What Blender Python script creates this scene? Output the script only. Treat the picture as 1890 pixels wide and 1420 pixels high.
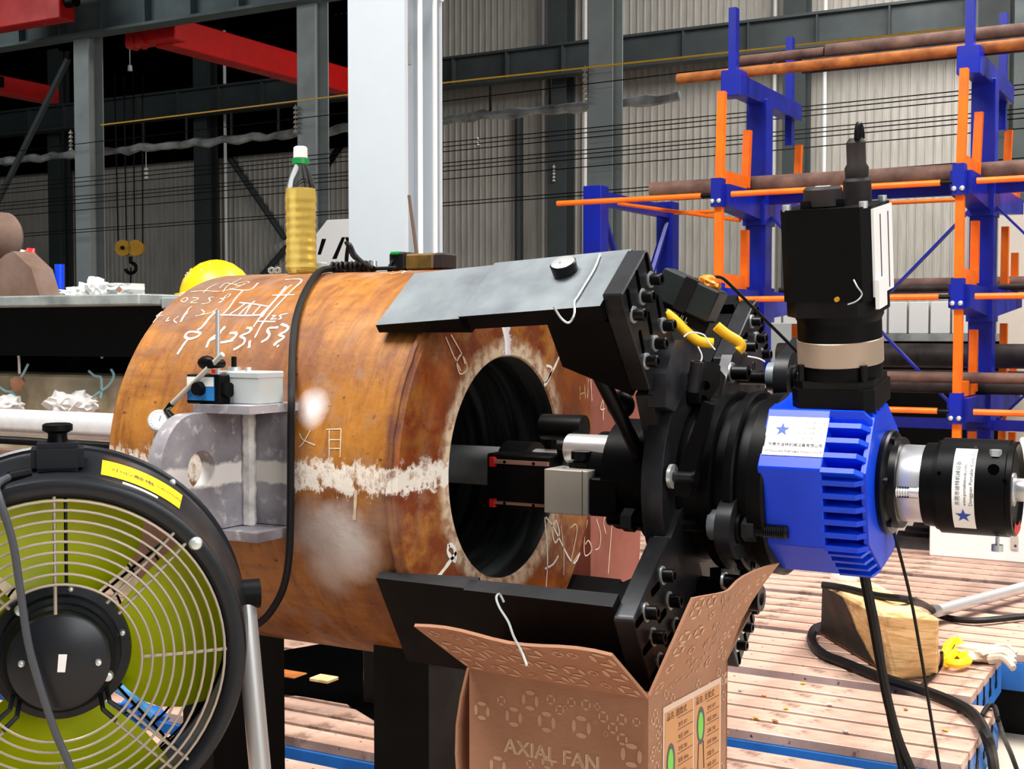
import bpy, bmesh, math, random
from mathutils import Vector, Matrix, noise
random.seed(7)
S = bpy.context.scene
for o in list(bpy.data.objects): bpy.data.objects.remove(o)
COL = S.collection
PI = math.pi
# ---------------------------------------------------------------- camera
FPX, CAMZ = 2400.0, 1.15
TH, PIT = math.radians(60.6), math.atan(98/2400.)
CR = Vector((math.sin(TH), math.cos(TH), 0)); CH = Vector((-math.cos(TH), math.sin(TH), 0)); ZZ = Vector((0, 0, 1))
CF = CH*math.cos(PIT)-ZZ*math.sin(PIT); CU = CR.cross(CF)
cam = bpy.data.cameras.new('camera'); camo = bpy.data.objects.new('camera', cam); COL.objects.link(camo)
cam.sensor_fit = 'HORIZONTAL'; cam.sensor_width = 36; cam.lens = FPX/1890*36; cam.clip_end = 200; cam.clip_start = .05
camo.matrix_world = Matrix(((CR.x, CU.x, -CF.x, 0), (CR.y, CU.y, -CF.y, 0), (CR.z, CU.z, -CF.z, CAMZ), (0, 0, 0, 1)))
S.camera = camo
# ---------------------------------------------------------------- light
S.view_settings.view_transform = 'Standard'; S.view_settings.look = 'None'
S.view_settings.gamma = 1; S.view_settings.use_curve_mapping = False
S.view_settings.exposure = 0.3
w = bpy.data.worlds.new('world'); S.world = w; w.use_nodes = True
w.node_tree.nodes['Background'].inputs[0].default_value = (.80, .90, 1, 1)
w.node_tree.nodes['Background'].inputs[1].default_value = .12
def area(name, loc, target, sx, sy, power, col=(1, 1, 1)):
    l = bpy.data.lights.new(name, 'AREA'); l.shape = 'RECTANGLE'; l.size = sx; l.size_y = sy; l.energy = power; l.color = col
    o = bpy.data.objects.new(name, l); COL.objects.link(o); o.location = loc
    o.rotation_euler = (Vector(target)-Vector(loc)).to_track_quat('-Z', 'Y').to_euler()
    return o
area('skylight_near', (-2.6, -.3, 8.0), (-1.7, 2.2, .6), 5, 3, 1000, (1, .97, .93))
l = area('skylight_right', (2.5, 8, 8.5), (.3, 6.2, 0), 5, 6, 430, (1, .95, .90)); l.data.spread = math.radians(75)
area('skylight_far', (-4, 25, 9.6), (-8, 31, 3.0), 12, 3, 1250, (1, .97, .92))
area('skylight_bay', (-26, 9, 9.4), (-22, 20, 4), 10, 3, 420, (.95, 1, 1))
area('fill_light', (6.4, -1.0, 3.8), (-1.2, 1.6, .8), 5, 4, 330, (.97, .98, 1))  # added fill for the fan and machine faces, no door behind it
# ---------------------------------------------------------------- helpers
def at(x, y, **k):
    d = CF+CR*((x-945)/FPX)-CU*((y-710)/FPX); a, v = list(k.items())[0]
    c = Vector((0, 0, CAMZ))
    if a == 'F': return c+d*v
    i = 'XYZ'.index(a)
    return c+d*((v-c[i])/d[i])
def ray(x, y): return Vector((0, 0, CAMZ)), CF+CR*((x-945)/FPX)-CU*((y-710)/FPX)
def T(v): return Matrix.Translation(Vector(v))
def basis(o, x, y, z): return Matrix(((x[0], y[0], z[0], o[0]), (x[1], y[1], z[1], o[1]), (x[2], y[2], z[2], o[2]), (0, 0, 0, 1)))
def frame(o, z, x=None):
    z = Vector(z).normalized(); x = Vector(x) if x is not None else (Vector((0, 0, 1)) if abs(z.z) < .9 else Vector((1, 0, 0)))
    x = (x-z*x.dot(z)).normalized(); y = z.cross(x); return basis(o, x, y, z)
class MB:
    def __init__(s): s.bm = bmesh.new()
    def vf(s, vs, fs):
        b = [s.bm.verts.new(v) for v in vs]; out = []
        for f in fs:
            try: out.append(s.bm.faces.new([b[i] for i in f]))
            except ValueError: pass
        return b
    def box(s, c, d, M=None, bev=0, seg=1):
        c = Vector(c); h = Vector(d)/2; vs = []
        for i in (-1, 1):
            for j in (-1, 1):
                for k in (-1, 1):
                    p = Vector((i*h.x, j*h.y, k*h.z))+c
                    vs.append(M @ p if M else p)
        b = s.vf(vs, [(0, 1, 3, 2), (4, 6, 7, 5), (0, 4, 5, 1), (2, 3, 7, 6), (0, 2, 6, 4), (1, 5, 7, 3)])
        if bev:
            es = set(e for v in b for e in v.link_edges)
            bmesh.ops.bevel(s.bm, geom=list(es), offset=bev, segments=seg, affect='EDGES', clamp_overlap=True)
        return s
    def box2(s, a, b, bev=0):
        a, b = Vector(a), Vector(b); return s.box((a+b)/2, [abs(x) for x in (b-a)], bev=bev)
    def hexa(s, p):  # 8 points, bottom 4 then top 4
        s.vf(p, [(3, 2, 1, 0), (4, 5, 6, 7), (0, 1, 5, 4), (1, 2, 6, 5), (2, 3, 7, 6), (3, 0, 4, 7)]); return s
    def lathe(s, prof, o=(0, 0, 0), ax=(0, 0, 1), seg=32, a0=0, a1=2*PI, M=None):
        M = M or frame(o, ax); full = abs(a1-a0-2*PI) < 1e-6; n = seg if full else seg+1; rings = []
        for t, r in prof:
            if r < 1e-6: rings.append([s.bm.verts.new(M @ Vector((0, 0, t)))])
            else: rings.append([s.bm.verts.new(M @ Vector((r*math.cos(a0+(a1-a0)*i/seg), r*math.sin(a0+(a1-a0)*i/seg), t))) for i in range(n)])
        for A, B in zip(rings, rings[1:]):
            for i in range(seg):
                j = (i+1) % n
                q = [A[i % len(A)], A[j % len(A)], B[j % len(B)], B[i % len(B)]]
                u = []
                for v in q:
                    if v not in u: u.append(v)
                if len(u) > 2:
                    try: s.bm.faces.new(u)
                    except ValueError: pass
        return s
    def cyl(s, p0, p1, r, r1=None, seg=16):
        p0, p1 = Vector(p0), Vector(p1); L = (p1-p0).length; r1 = r if r1 is None else r1
        return s.lathe([(0, 0), (0, r), (L, r1), (L, 0)], p0, p1-p0, seg)
    def tube(s, pts, r, seg=8, closed=False):
        pts = [Vector(p) for p in pts]; n = len(pts); rings = []; up = None
        for i, p in enumerate(pts):
            if closed: t = pts[(i+1) % n]-pts[i-1]
            else: t = pts[min(i+1, n-1)]-pts[max(i-1, 0)]
            t.normalize()
            if up is None: up = Vector((0, 0, 1)) if abs(t.z) < .9 else Vector((1, 0, 0))
            up = (up-t*up.dot(t)).normalized(); sd = t.cross(up)
            rr = r(i/(n-1)) if callable(r) else r
            rings.append([s.bm.verts.new(p+up*(rr*math.cos(2*PI*k/seg))+sd*(rr*math.sin(2*PI*k/seg))) for k in range(seg)])
        for i in range(n if closed else n-1):
            A, B = rings[i], rings[(i+1) % n]
            for k in range(seg): s.bm.faces.new((A[k], A[(k+1) % seg], B[(k+1) % seg], B[k]))
        if not closed:
            s.bm.faces.new(rings[0][::-1]); s.bm.faces.new(rings[-1])
        return s
    def prism(s, poly, M, h):  # polygon in local xy, extruded along local z
        n = len(poly); vs = [M @ Vector((x, y, 0)) for x, y in poly]+[M @ Vector((x, y, h)) for x, y in poly]
        s.vf(vs, [tuple(range(n))[::-1], tuple(range(n, 2*n))]+[(i, (i+1) % n, n+(i+1) % n, n+i) for i in range(n)]); return s
    def sphere(s, c, r, M=None, sub=3, sc=(1, 1, 1), nz=0, fr=3.0, seed=0):
        t = bmesh.new(); bmesh.ops.create_icosphere(t, subdivisions=sub, radius=1)
        c = Vector(c); m = {}
        for v in t.verts:
            k = 1+nz*noise.noise(v.co*fr+Vector((seed*7.1, seed*3.3, 0))) if nz else 1
            p = Vector((v.co.x*r*sc[0]*k, v.co.y*r*sc[1]*k, v.co.z*r*sc[2]*k))
            m[v] = s.bm.verts.new(c+(M.to_3x3() @ p if M else p))
        for f in t.faces: s.bm.faces.new([m[v] for v in f.verts])
        t.free(); return s
    def grid(s, rows):
        R = [[s.bm.verts.new(p) for p in r] for r in rows]
        for A, B in zip(R, R[1:]):
            for i in range(len(A)-1): s.bm.faces.new((A[i], A[i+1], B[i+1], B[i]))
        return s
    def thick(s, rows, d):  # closed sheet from grid of points with thickness vector d
        n, m = len(rows), len(rows[0]); d = Vector(d)
        A = [[s.bm.verts.new(Vector(p)) for p in r] for r in rows]; B = [[s.bm.verts.new(Vector(p)+d) for p in r] for r in rows]
        F = s.bm.faces.new
        for i in range(n-1):
            for j in range(m-1):
                F((A[i][j], A[i+1][j], A[i+1][j+1], A[i][j+1])); F((B[i][j], B[i][j+1], B[i+1][j+1], B[i+1][j]))
        for i in range(n-1):
            F((A[i][0], B[i][0], B[i+1][0], A[i+1][0])); F((A[i][-1], A[i+1][-1], B[i+1][-1], B[i][-1]))
        for j in range(m-1):
            F((A[0][j], A[0][j+1], B[0][j+1], B[0][j])); F((A[-1][j], B[-1][j], B[-1][j+1], A[-1][j+1]))
        return s
    def mesh(s, name, Minv=None, smooth=35):
        if Minv: bmesh.ops.transform(s.bm, matrix=Minv, verts=s.bm.verts[:])
        bmesh.ops.recalc_face_normals(s.bm, faces=s.bm.faces[:])
        me = bpy.data.meshes.new(name); s.bm.to_mesh(me); s.bm.free()
        if smooth:
            me.polygons.foreach_set('use_smooth', [True]*len(me.polygons)); me.set_sharp_from_angle(angle=math.radians(smooth))
        return me
WM = {}
def place(name, me, mat, parent=None, M=None):
    o = bpy.data.objects.new(name, me)
    if mat and me and not me.materials: me.materials.append(mat)
    COL.objects.link(o); M = M if M is not None else (WM[parent] if parent else Matrix())
    WM[o] = M
    if parent: o.parent = parent; o.matrix_local = WM[parent].inverted() @ M
    else: o.matrix_world = M
    return o
def build(name, mb, mat, parent=None, org=None, smooth=35, M=None):
    if M is None:
        if parent: M = WM[parent]
        else:
            if org is None:
                vs = [v.co for v in mb.bm.verts]
                org = (sum(v.x for v in vs)/len(vs), sum(v.y for v in vs)/len(vs), min(v.z for v in vs))
            M = T(org)
    return place(name, mb.mesh(name, M.inverted(), smooth), mat, parent, M)
def tag(o, label, cat=None, group=None):
    o['label'] = label
    if cat: o['category'] = cat
    if group: o['group'] = group
    return o
def thing(name, loc, label, cat, group=None):
    o = bpy.data.objects.new(name, None); o.empty_display_size = .1; COL.objects.link(o); o.location = loc; WM[o] = T(loc)
    return tag(o, label, cat, group)
def struct(o): o['kind'] = 'structure'; return o
TXT = {}
def text(mb, s, size, M, warp=None, align='LEFT', ext=0):
    c = bpy.data.curves.new('txt', 'FONT'); c.body = s; c.size = size; c.align_x = align; c.extrude = ext; c.resolution_u = 2
    o = bpy.data.objects.new('txt', c); COL.objects.link(o); bpy.context.view_layer.update()
    me = bpy.data.meshes.new_from_object(o.evaluated_get(bpy.context.evaluated_depsgraph_get()))
    bpy.data.objects.remove(o)
    vs = [warp(v.co) if warp else M @ v.co for v in me.vertices]
    mb.vf(vs, [tuple(p.vertices) for p in me.polygons]); bpy.data.meshes.remove(me); bpy.data.curves.remove(c)
def smooth_path(pts, n=6):
    pts = [Vector(p) for p in pts]; out = []
    for i in range(len(pts)-1):
        p0, p1, p2, p3 = pts[max(i-1, 0)], pts[i], pts[i+1], pts[min(i+2, len(pts)-1)]
        for k in range(n):
            t = k/n
            out.append(.5*((2*p1)+(p2-p0)*t+(2*p0-5*p1+4*p2-p3)*t*t+(3*p1-p0-3*p2+p3)*t**3))
    return out+[pts[-1]]
def star(mb, M, r, warp=None):
    pts = [((r if i % 2 == 0 else r*.40)*math.sin(i*PI/5), (r if i % 2 == 0 else r*.40)*math.cos(i*PI/5)) for i in range(10)]
    vs = [Vector((0, 0, 0))]+[Vector((x, y, 0)) for x, y in pts]
    vs = [warp(v) if warp else M @ v for v in vs]
    mb.vf(vs, [(0, 1+i, 1+(i+1) % 10) for i in range(10)])
# ---------------------------------------------------------------- materials
def lin(c): return tuple(((x/255)/12.92 if x/255 <= .04045 else ((x/255+.055)/1.055)**2.4) for x in c)
class NG:
    def __init__(s, name):
        s.m = bpy.data.materials.new(name); s.m.use_nodes = True; s.t = s.m.node_tree; s.b = s.t.nodes['Principled BSDF']
        s.co = s.t.nodes.new('ShaderNodeTexCoord').outputs['Object']
    def set(s, sock, v):
        if isinstance(v, bpy.types.NodeSocket): s.t.links.new(v, sock)
        else:
            if hasattr(sock.default_value, '__len__') and not hasattr(v, '__len__'): v = (v,)*len(sock.default_value)
            if hasattr(sock.default_value, '__len__') and len(sock.default_value) == 4 and len(v) == 3: v = (*v, 1)
            sock.default_value = v
    def math(s, op, a, b=0, c=None, clamp=False):
        n = s.t.nodes.new('ShaderNodeMath'); n.operation = op; n.use_clamp = clamp; s.set(n.inputs[0], a); s.set(n.inputs[1], b)
        if c is not None: s.set(n.inputs[2], c)
        return n.outputs[0]
    def noise(s, scale, detail=4, vec=None, rough=.55, dist=0):
        n = s.t.nodes.new('ShaderNodeTexNoise'); s.set(n.inputs['Vector'], vec or s.co); n.inputs['Scale'].default_value = scale
        n.inputs['Detail'].default_value = detail; n.inputs['Roughness'].default_value = rough; n.inputs['Distortion'].default_value = dist
        return n.outputs['Fac']
    def scale(s, v, k):
        n = s.t.nodes.new('ShaderNodeVectorMath'); n.operation = 'MULTIPLY'; s.set(n.inputs[0], v); n.inputs[1].default_value = k; return n.outputs[0]
    def dist(s, p):
        n = s.t.nodes.new('ShaderNodeVectorMath'); n.operation = 'DISTANCE'; s.set(n.inputs[0], s.co); n.inputs[1].default_value = p; return n.outputs['Value']
    def sep(s, v=None):
        n = s.t.nodes.new('ShaderNodeSeparateXYZ'); s.set(n.inputs[0], v or s.co); return n.outputs
    def rng(s, v, a, b, c=0, d=1):
        n = s.t.nodes.new('ShaderNodeMapRange'); s.set(n.inputs[0], v)
        for i, x in enumerate((a, b, c, d)): n.inputs[i+1].default_value = x
        return n.outputs[0]
    def mix(s, f, a, b):
        n = s.t.nodes.new('ShaderNodeMix'); n.data_type = 'RGBA'; s.set(n.inputs[0], f); s.set(n.inputs[6], a); s.set(n.inputs[7], b); return n.outputs[2]
    def bump(s, h, st=.3, d=.01):
        n = s.t.nodes.new('ShaderNodeBump'); n.inputs['Strength'].default_value = st; n.inputs['Distance'].default_value = d
        s.set(n.inputs['Height'], h); s.t.links.new(n.outputs[0], s.b.inputs['Normal'])
    def out(s, col=None, rough=None, metal=None, spec=None):
        for k, v in (('Base Color', col), ('Roughness', rough), ('Metallic', metal), ('Specular IOR Level', spec)):
            if v is not None: s.set(s.b.inputs[k], v)
        return s.m
def pm(name, c, rough=.5, metal=0, var=.12, sc=6, bump=0, c2=None, spec=None, thr=(.35, .7)):
    g = NG(name); a = lin(c); n = g.noise(sc, 5); b = lin(c2) if c2 else tuple(x*(1-var) for x in a)
    g.out(g.mix(g.rng(n, *thr), a, b), g.rng(n, .3, .7, rough*.85, min(1, rough*1.15)), metal, spec)
    if bump: g.bump(g.noise(sc*6, 4), bump, .004)
    return g.m
BLK = pm('black_paint', (12, 12, 13), .45, var=.5, sc=9, spec=0.12)
OXIDE = pm('black_oxide_steel', (46, 47, 50), .38, .4, c2=(20, 20, 22), sc=11, bump=.05, spec=0.3)
OXIDED = pm('dark_oxide_steel', (15, 15, 16), .42, .3, c2=(6, 6, 7), sc=12, spec=0.12)
SCREW = pm('black_screw_steel', (20, 20, 22), .35, .4, c2=(10, 10, 11), sc=20, spec=0.3)
GRIND = pm('lit_face_steel', (136, 143, 147), .5, .2, c2=(88, 94, 99), sc=7, bump=.08, spec=0.3)
CHROME = pm('polished_steel', (232, 232, 232), .34, .7, var=.15, sc=30)
WASH = pm('zinc_washer', (225, 232, 230), .35, .7, var=.2, sc=60)
ALU = pm('machined_aluminium', (205, 200, 188), .45, .2, var=.15, sc=14)
CHAMP = pm('champagne_anodised', (188, 166, 145), .35, .35, var=.06, sc=5)
BLUE = pm('blue_enamel', (8, 72, 230), .32, .0, sc=3, c2=(5, 52, 196), spec=.35)
WHT = pm('white_paint', (240, 240, 238), .5, var=.06, sc=5)
LABEL = pm('white_label', (250, 249, 244), .4, var=.05, sc=30)
INK = pm('dark_ink', (60, 60, 66), .6, sc=5)
INKB = pm('blue_ink', (25, 75, 175), .5, sc=5)
RUBBER = pm('black_rubber', (17, 17, 18), .5, var=.4, sc=15, spec=0.25)
ORANGE = pm('orange_paint', (255, 122, 6), .4, sc=8, c2=(248, 100, 8))
RBLUE = pm('rack_blue', (10, 34, 168), .35, sc=5, c2=(8, 22, 132))
RUSTP = pm('rusty_pipe', (120, 88, 74), .7, c2=(74, 52, 46), sc=9, bump=.1)
RUSTO = pm('orange_rust_pipe', (178, 104, 36), .7, c2=(120, 62, 20), sc=12, bump=.1)
PIPED = pm('dark_pipe', (58, 50, 48), .6, c2=(28, 24, 24), sc=9, spec=0.25)
COLG = pm('grey_column_paint', (158, 166, 166), .55, var=.15, sc=2)
COLD = pm('dark_column_paint', (58, 66, 66), .55, var=.2, sc=2)
GIRD = pm('girder_grey_green', (100, 116, 118), .6, var=.2, sc=1.5)
GIRDD = pm('girder_dark', (60, 68, 70), .65, var=.3, sc=1.2)
COLW = pm('pale_column_paint', (205, 214, 220), .5, var=.05, sc=3)
REDC = pm('crane_red', (225, 12, 6), .45, var=.2, sc=2)
ROOFSHADE = pm('roof_and_shade_black', (4, 4, 4), .9, var=.3, sc=1, spec=0.0)  # black of roof and holes, also painted in for shade
YEL = pm('yellow_plastic', (250, 205, 20), .35, var=.08, sc=6)
YELC = pm('yellow_cable', (250, 188, 10), .4, var=.1, sc=20)
HOOKY = pm('hook_yellow', (205, 150, 20), .5, var=.2, sc=6)
WIREG = pm('grille_wire', (176, 162, 146), .45, .2, var=.15, sc=20)
BLADE = pm('lime_fan_blade', (240, 244, 10), .4, c2=(205, 222, 14), sc=7)
_t = BLADE.node_tree; _b = _t.nodes['Principled BSDF']; _o = _t.nodes['Material Output']; _tr = _t.nodes.new('ShaderNodeBsdfTranslucent'); _tr.inputs[0].default_value = (*lin((225, 240, 20)), 1)
_mx = _t.nodes.new('ShaderNodeMixShader'); _mx.inputs[0].default_value = .45; _t.links.new(_b.outputs[0], _mx.inputs[1]); _t.links.new(_tr.outputs[0], _mx.inputs[2]); _t.links.new(_mx.outputs[0], _o.inputs[0])
FANB = pm('fan_black_enamel', (28, 31, 36), .32, var=.3, sc=5, c2=(16, 18, 22), spec=0.4)
STEELT = pm('bare_steel_tube', (205, 205, 203), .35, .6, var=.15, sc=9)
PLATEB = pm('plate_blue', (40, 110, 190), .5, c2=(24, 84, 150), sc=5)
GREYB = pm('grey_bench_steel', (170, 176, 174), .5, .2, c2=(120, 126, 124), sc=8, bump=.1)
CONC = pm('beige_plinth', (205, 192, 164), .85, c2=(150, 138, 112), sc=5, bump=.2)
RAG = pm('white_rag', (240, 238, 235), .9, var=.12, sc=20)
BROWNM = pm('brown_mill_steel', (132, 108, 98), .6, c2=(104, 78, 60), sc=6, bump=.1)
GREYW = pm('grey_plastic', (188, 194, 192), .45, var=.06, sc=9)
SILW = pm('silver_wrap', (200, 204, 204), .3, .5, c2=(60, 62, 64), sc=1.8)
CREAM = pm('cream_cabinet', (245, 232, 218), .5, var=.05, sc=3)
CHALK = pm('white_chalk', (245, 238, 225), .95, var=.1, sc=60)
CHALKO = pm('faint_chalk', (232, 206, 176), .95, var=.25, sc=60)
CYAN = pm('pale_blue_cord', (150, 195, 205), .6, var=.2, sc=20)
REDP = pm('red_plastic', (205, 20, 20), .4, sc=10)
GREENP = pm('green_plastic', (10, 150, 70), .4, sc=10)
SLOTB = pm('rusty_slot_bed', (58, 26, 14), .9, var=.4, sc=12)
def special():
    global RUST, WALLM, WOOD, CARD, CARDP, RAIL, FLOORM, PET, OIL, LUG, CLEAR, BORE
    # rusty drum with brushed white paint
    g = NG('rusty_drum'); x, y, z = g.sep()
    n1 = g.noise(4.5, 9, rough=.6); n2 = g.noise(17, 6); n3 = g.noise(60, 4); n4 = g.noise(1.9, 3)
    streak = g.noise(6, 5, vec=g.scale(g.co, (.5, 2.4, 3.2)), rough=.65)
    c = g.mix(g.rng(n1, .36, .60), lin((174, 114, 42)), lin((140, 82, 18)))
    circ = g.noise(9, 7, vec=g.scale(g.co, (3.2, .7, .7)), rough=.7)
    c = g.mix(g.rng(circ, .50, .66, 0, .8), c, lin((112, 58, 24)))
    c = g.mix(g.rng(circ, .46, .36, 0, .5), c, lin((196, 128, 58)))
    c = g.mix(g.rng(streak, .5, .74), c, lin((118, 66, 36)))
    c = g.mix(g.math('MULTIPLY', g.rng(n2, .52, .68), g.rng(n4, .42, .6)), c, lin((150, 122, 104)))
    c = g.mix(g.math('MULTIPLY', g.rng(g.noise(2.6, 6, rough=.7), .48, .62), g.rng(n2, .3, .7, .4, 1)), c, lin((108, 62, 32)))
    c = g.mix(g.math('MULTIPLY', g.rng(g.noise(3.4, 5, vec=g.scale(g.co, (1.5, 1, .6))), .55, .68), g.rng(z, .0, .25, 0, .6)), c, lin((200, 146, 92)))  # paler crown paints in the sheen on the drum top
    c = g.mix(g.rng(n3, .66, .74), c, lin((72, 40, 22)))
    # greyed, stained far end (real surface colour)
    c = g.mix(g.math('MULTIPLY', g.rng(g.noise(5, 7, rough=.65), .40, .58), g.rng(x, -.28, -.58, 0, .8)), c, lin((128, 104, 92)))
    edge = g.math('MULTIPLY', g.rng(x, -.035, -.02), g.rng(x, .001, -.004))
    c = g.mix(g.math('MULTIPLY', edge, g.rng(n2, .38, .6)), c, lin((108, 62, 42)))
    rad = g.math('SQRT', g.math('ADD', g.math('MULTIPLY', y, y), g.math('MULTIPLY', z, z)))
    face = g.rng(x, -.006, -.003)
    c = g.mix(g.math('MULTIPLY', face, g.rng(streak, .36, .58)), c, lin((116, 47, 4)))
    c = g.mix(g.math('MULTIPLY', face, g.rng(n1, .52, .66)), c, lin((172, 88, 8)))
    halo = g.math('MULTIPLY', face, g.math('MULTIPLY', g.rng(g.math('ADD', rad, g.math('MULTIPLY', n2, .05)), .272, .252), g.rng(rad, .2, .214)))
    c = g.mix(g.math('MULTIPLY', halo, g.rng(g.noise(45, 5), .38, .56, .25, 1)), c, lin((214, 190, 160)))
    nb = g.noise(30, 6, vec=g.scale(g.co, (2.2, 1, 1.4)), rough=.7)
    off = g.math('ADD', g.math('MULTIPLY', g.math('SUBTRACT', nb, .5), .11), g.math('MULTIPLY', g.math('SUBTRACT', n1, .5), .03))
    zz = g.math('ABSOLUTE', g.math('ADD', g.math('ADD', z, -.010), off))
    band = g.math('MULTIPLY', g.rng(zz, .026, .017), g.math('LESS_THAN', y, 0))
    band = g.math('MULTIPLY', band, g.rng(nb, .34, .50, .2, 1))
    c = g.mix(band, c, lin((236, 226, 212)))
    topst = g.math('MULTIPLY', g.math('MULTIPLY', face, g.math('GREATER_THAN', z, .2)), g.rng(g.math('ABSOLUTE', g.math('ADD', g.math('ADD', y, .005), g.math('MULTIPLY', off, .5))), .016, .010))
    c = g.mix(topst, c, lin((225, 215, 225)))
    for p, r0, r1, cc, st in SPOTS:
        d = g.math('ADD', g.dist(p), g.math('MULTIPLY', g.math('SUBTRACT', n2, .5), r0*.9))
        c = g.mix(g.rng(d, r0, r1, 0, st), c, lin(cc))
    g.out(c, g.rng(n2, .3, .7, .42, .68), 0, .4); g.bump(g.math('ADD', n3, g.math('MULTIPLY', n2, .8)), .25, .004); RUST = g.m
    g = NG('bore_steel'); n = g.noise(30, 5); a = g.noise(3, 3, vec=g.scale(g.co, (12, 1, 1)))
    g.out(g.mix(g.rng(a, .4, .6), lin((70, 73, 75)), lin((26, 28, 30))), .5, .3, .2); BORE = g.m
    g = NG('primered_lug'); n = g.noise(7, 8, rough=.62); n2 = g.noise(35, 5); x, y, z = g.sep()
    c = g.mix(g.rng(n, .36, .66), lin((172, 168, 174)), lin((112, 106, 110)))
    c = g.mix(g.rng(n2, .58, .72), c, lin((206, 200, 198)))
    zz = g.math('ABSOLUTE', g.math('ADD', g.math('ADD', z, -.012), g.math('MULTIPLY', g.math('SUBTRACT', n2, .5), .02)))
    c = g.mix(g.rng(zz, .021, .016), c, lin((232, 226, 220)))
    g.out(c, .55, .1); g.bump(n2, .2, .003); LUG = g.m
    g = NG('ribbed_wall_sheet'); n = g.noise(.5, 3); n2 = g.noise(2.5, 4, vec=g.scale(g.co, (4, 4, .4)))
    g.out(g.mix(g.rng(n2, .4, .7), lin((186, 181, 174)), lin((164, 160, 152))), .6); WALLM = g.m
    g = NG('pale_timber'); n = g.noise(10, 6, vec=g.scale(g.co, (1, 1, 6)), dist=1.2); n2 = g.noise(5, 5)
    c = g.mix(g.rng(n, .35, .68), lin((238, 204, 146)), lin((200, 150, 88))); c = g.mix(g.rng(n2, .58, .75), c, lin((120, 78, 40)))
    g.out(c, .75); g.bump(n, .3, .004); WOOD = g.m
    g = NG('brown_cardboard'); n = g.noise(5, 4); n2 = g.noise(80, 3, vec=g.scale(g.co, (1, 1, 5)))
    c = g.mix(g.rng(n, .35, .7), lin((178, 130, 100)), lin((158, 112, 84))); c = g.mix(g.rng(n2, .4, .8, 0, .25), c, lin((120, 84, 60)))
    g.out(c, .85); CARD = g.m
    CARDP = pm('cardboard_print', (206, 164, 132), .85, var=.1, sc=20)
    g = NG('plate_rail_top'); n = g.noise(9, 6, vec=g.scale(g.co, (.35, 1, 1)), rough=.65); n2 = g.noise(48, 4); n3 = g.noise(2.2, 4)
    c = g.mix(g.rng(n, .35, .65), lin((214, 178, 160)), lin((176, 140, 122))); c = g.mix(g.rng(n2, .66, .72), c, lin((58, 40, 32)))
    c = g.mix(g.rng(n3, .46, .66, 0, .85), c, lin((126, 100, 86)))
    c = g.mix(g.math('MULTIPLY', g.rng(g.noise(6, 6, rough=.7), .56, .66), .75), c, lin((92, 66, 52)))
    g.out(c, g.rng(n, .3, .7, .38, .6), .15); RAIL = g.m
    g = NG('concrete_floor'); n = g.noise(1.2, 6); g.out(g.mix(g.rng(n, .35, .7), lin((196, 182, 166)), lin((164, 152, 138))), .7); FLOORM = g.m
    def glass(nm, c, ior, rough=0.02):
        m = bpy.data.materials.new(nm); m.use_nodes = True; b = m.node_tree.nodes['Principled BSDF']
        b.inputs['Base Color'].default_value = (*c, 1); b.inputs['Transmission Weight'].default_value = 1; b.inputs['IOR'].default_value = ior; b.inputs['Roughness'].default_value = rough
        return m
    PET = glass('clear_pet', (1, 1, 1), 1.05); CLEAR = glass('clear_plastic', (.95, .97, 1), 1.2, .1); CLEAR.node_tree.nodes['Principled BSDF'].inputs['Transmission Weight'].default_value = .6
    OIL = glass('yellow_oil', (.93, .72, .20), 1.04, .08); OIL.node_tree.nodes['Principled BSDF'].inputs['Transmission Weight'].default_value = .62
C = at(938, 862, F=2.46)          # centre of the drum's near face
RD, RB, SL = .375, .212, -.66     # drum radius, bore radius, far end
def on_drum(x, y, r=RD):
    o, d = ray(x, y); A = d.y**2+d.z**2; oy, oz = o.y-C.y, o.z-C.z; B = 2*(d.y*oy+d.z*oz); c = oy*oy+oz*oz-r*r; D = B*B-4*A*c
    if D < 0: return None
    return o+d*((-B-math.sqrt(D))/2/A)
def on_face(x, y): return at(x, y, X=C.x)
def mp(s, v, z): return C+Vector((s, -v, z))
def pol(s, r, phi): a = math.radians(phi); return C+Vector((s, -r*math.sin(a), r*math.cos(a)))
SPOTS = []
for px, r0, r1, cc, st in (((578, 750), .040, .004, (250, 246, 246), .95), ((640, 1008), .085, .02, (228, 220, 214), .9), ((580, 985), .07, .02, (190, 176, 168), .75),
                           ((610, 1060), .06, .01, (205, 190, 178), .7), ((700, 960), .05, .01, (176, 142, 120), .5), ((505, 730), .04, .01, (120, 112, 112), .7), ((560, 830), .03, .0, (170, 110, 90), .4)):
    SPOTS.append((tuple(on_drum(*px)-C), r0, r1, cc, st))
special()
# ================================================================ SETTING
struct(build('floor', MB().box2((-46, -4, -.45), (14, 33, -.30)), FLOORM, smooth=0))
struct(build('wall_left', MB().box2((-46.3, -4, -.3), (-46, 33, 10.6)), GIRDD, smooth=0))
struct(build('ceiling', MB().box2((-46, 9, 10.6), (14, 33, 10.8)), ROOFSHADE, smooth=0))
WY = 31.6
def sheet(h0, h1):
    m = MB(); prof = []
    for i in range(5):
        x0 = i*.2; prof += [(x0, 0), (x0+.15, 0), (x0+.162, -.035), (x0+.188, -.035)]
    prof.append((.998, 0))
    m.thick([[Vector((x, y, h0)), Vector((x, y, h1))] for x, y in prof], (0, .02, 0))
    return m.mesh('panel', None, 0)
wall = struct(build('wall_back', MB().box2((-46, WY+.06, -.3), (14, WY+.3, 10.6)), ROOFSHADE, smooth=0))
lo, hi = sheet(-.3, 8.0), sheet(8.0, 10.6)
for i in range(48):
    M = T((-44+i, WY, 0)); place('panel', lo, WALLM, wall, M)
    if i >= 20: place('panel', hi, WALLM, wall, M)
lo2 = sheet(8.0, 10.6)
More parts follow.
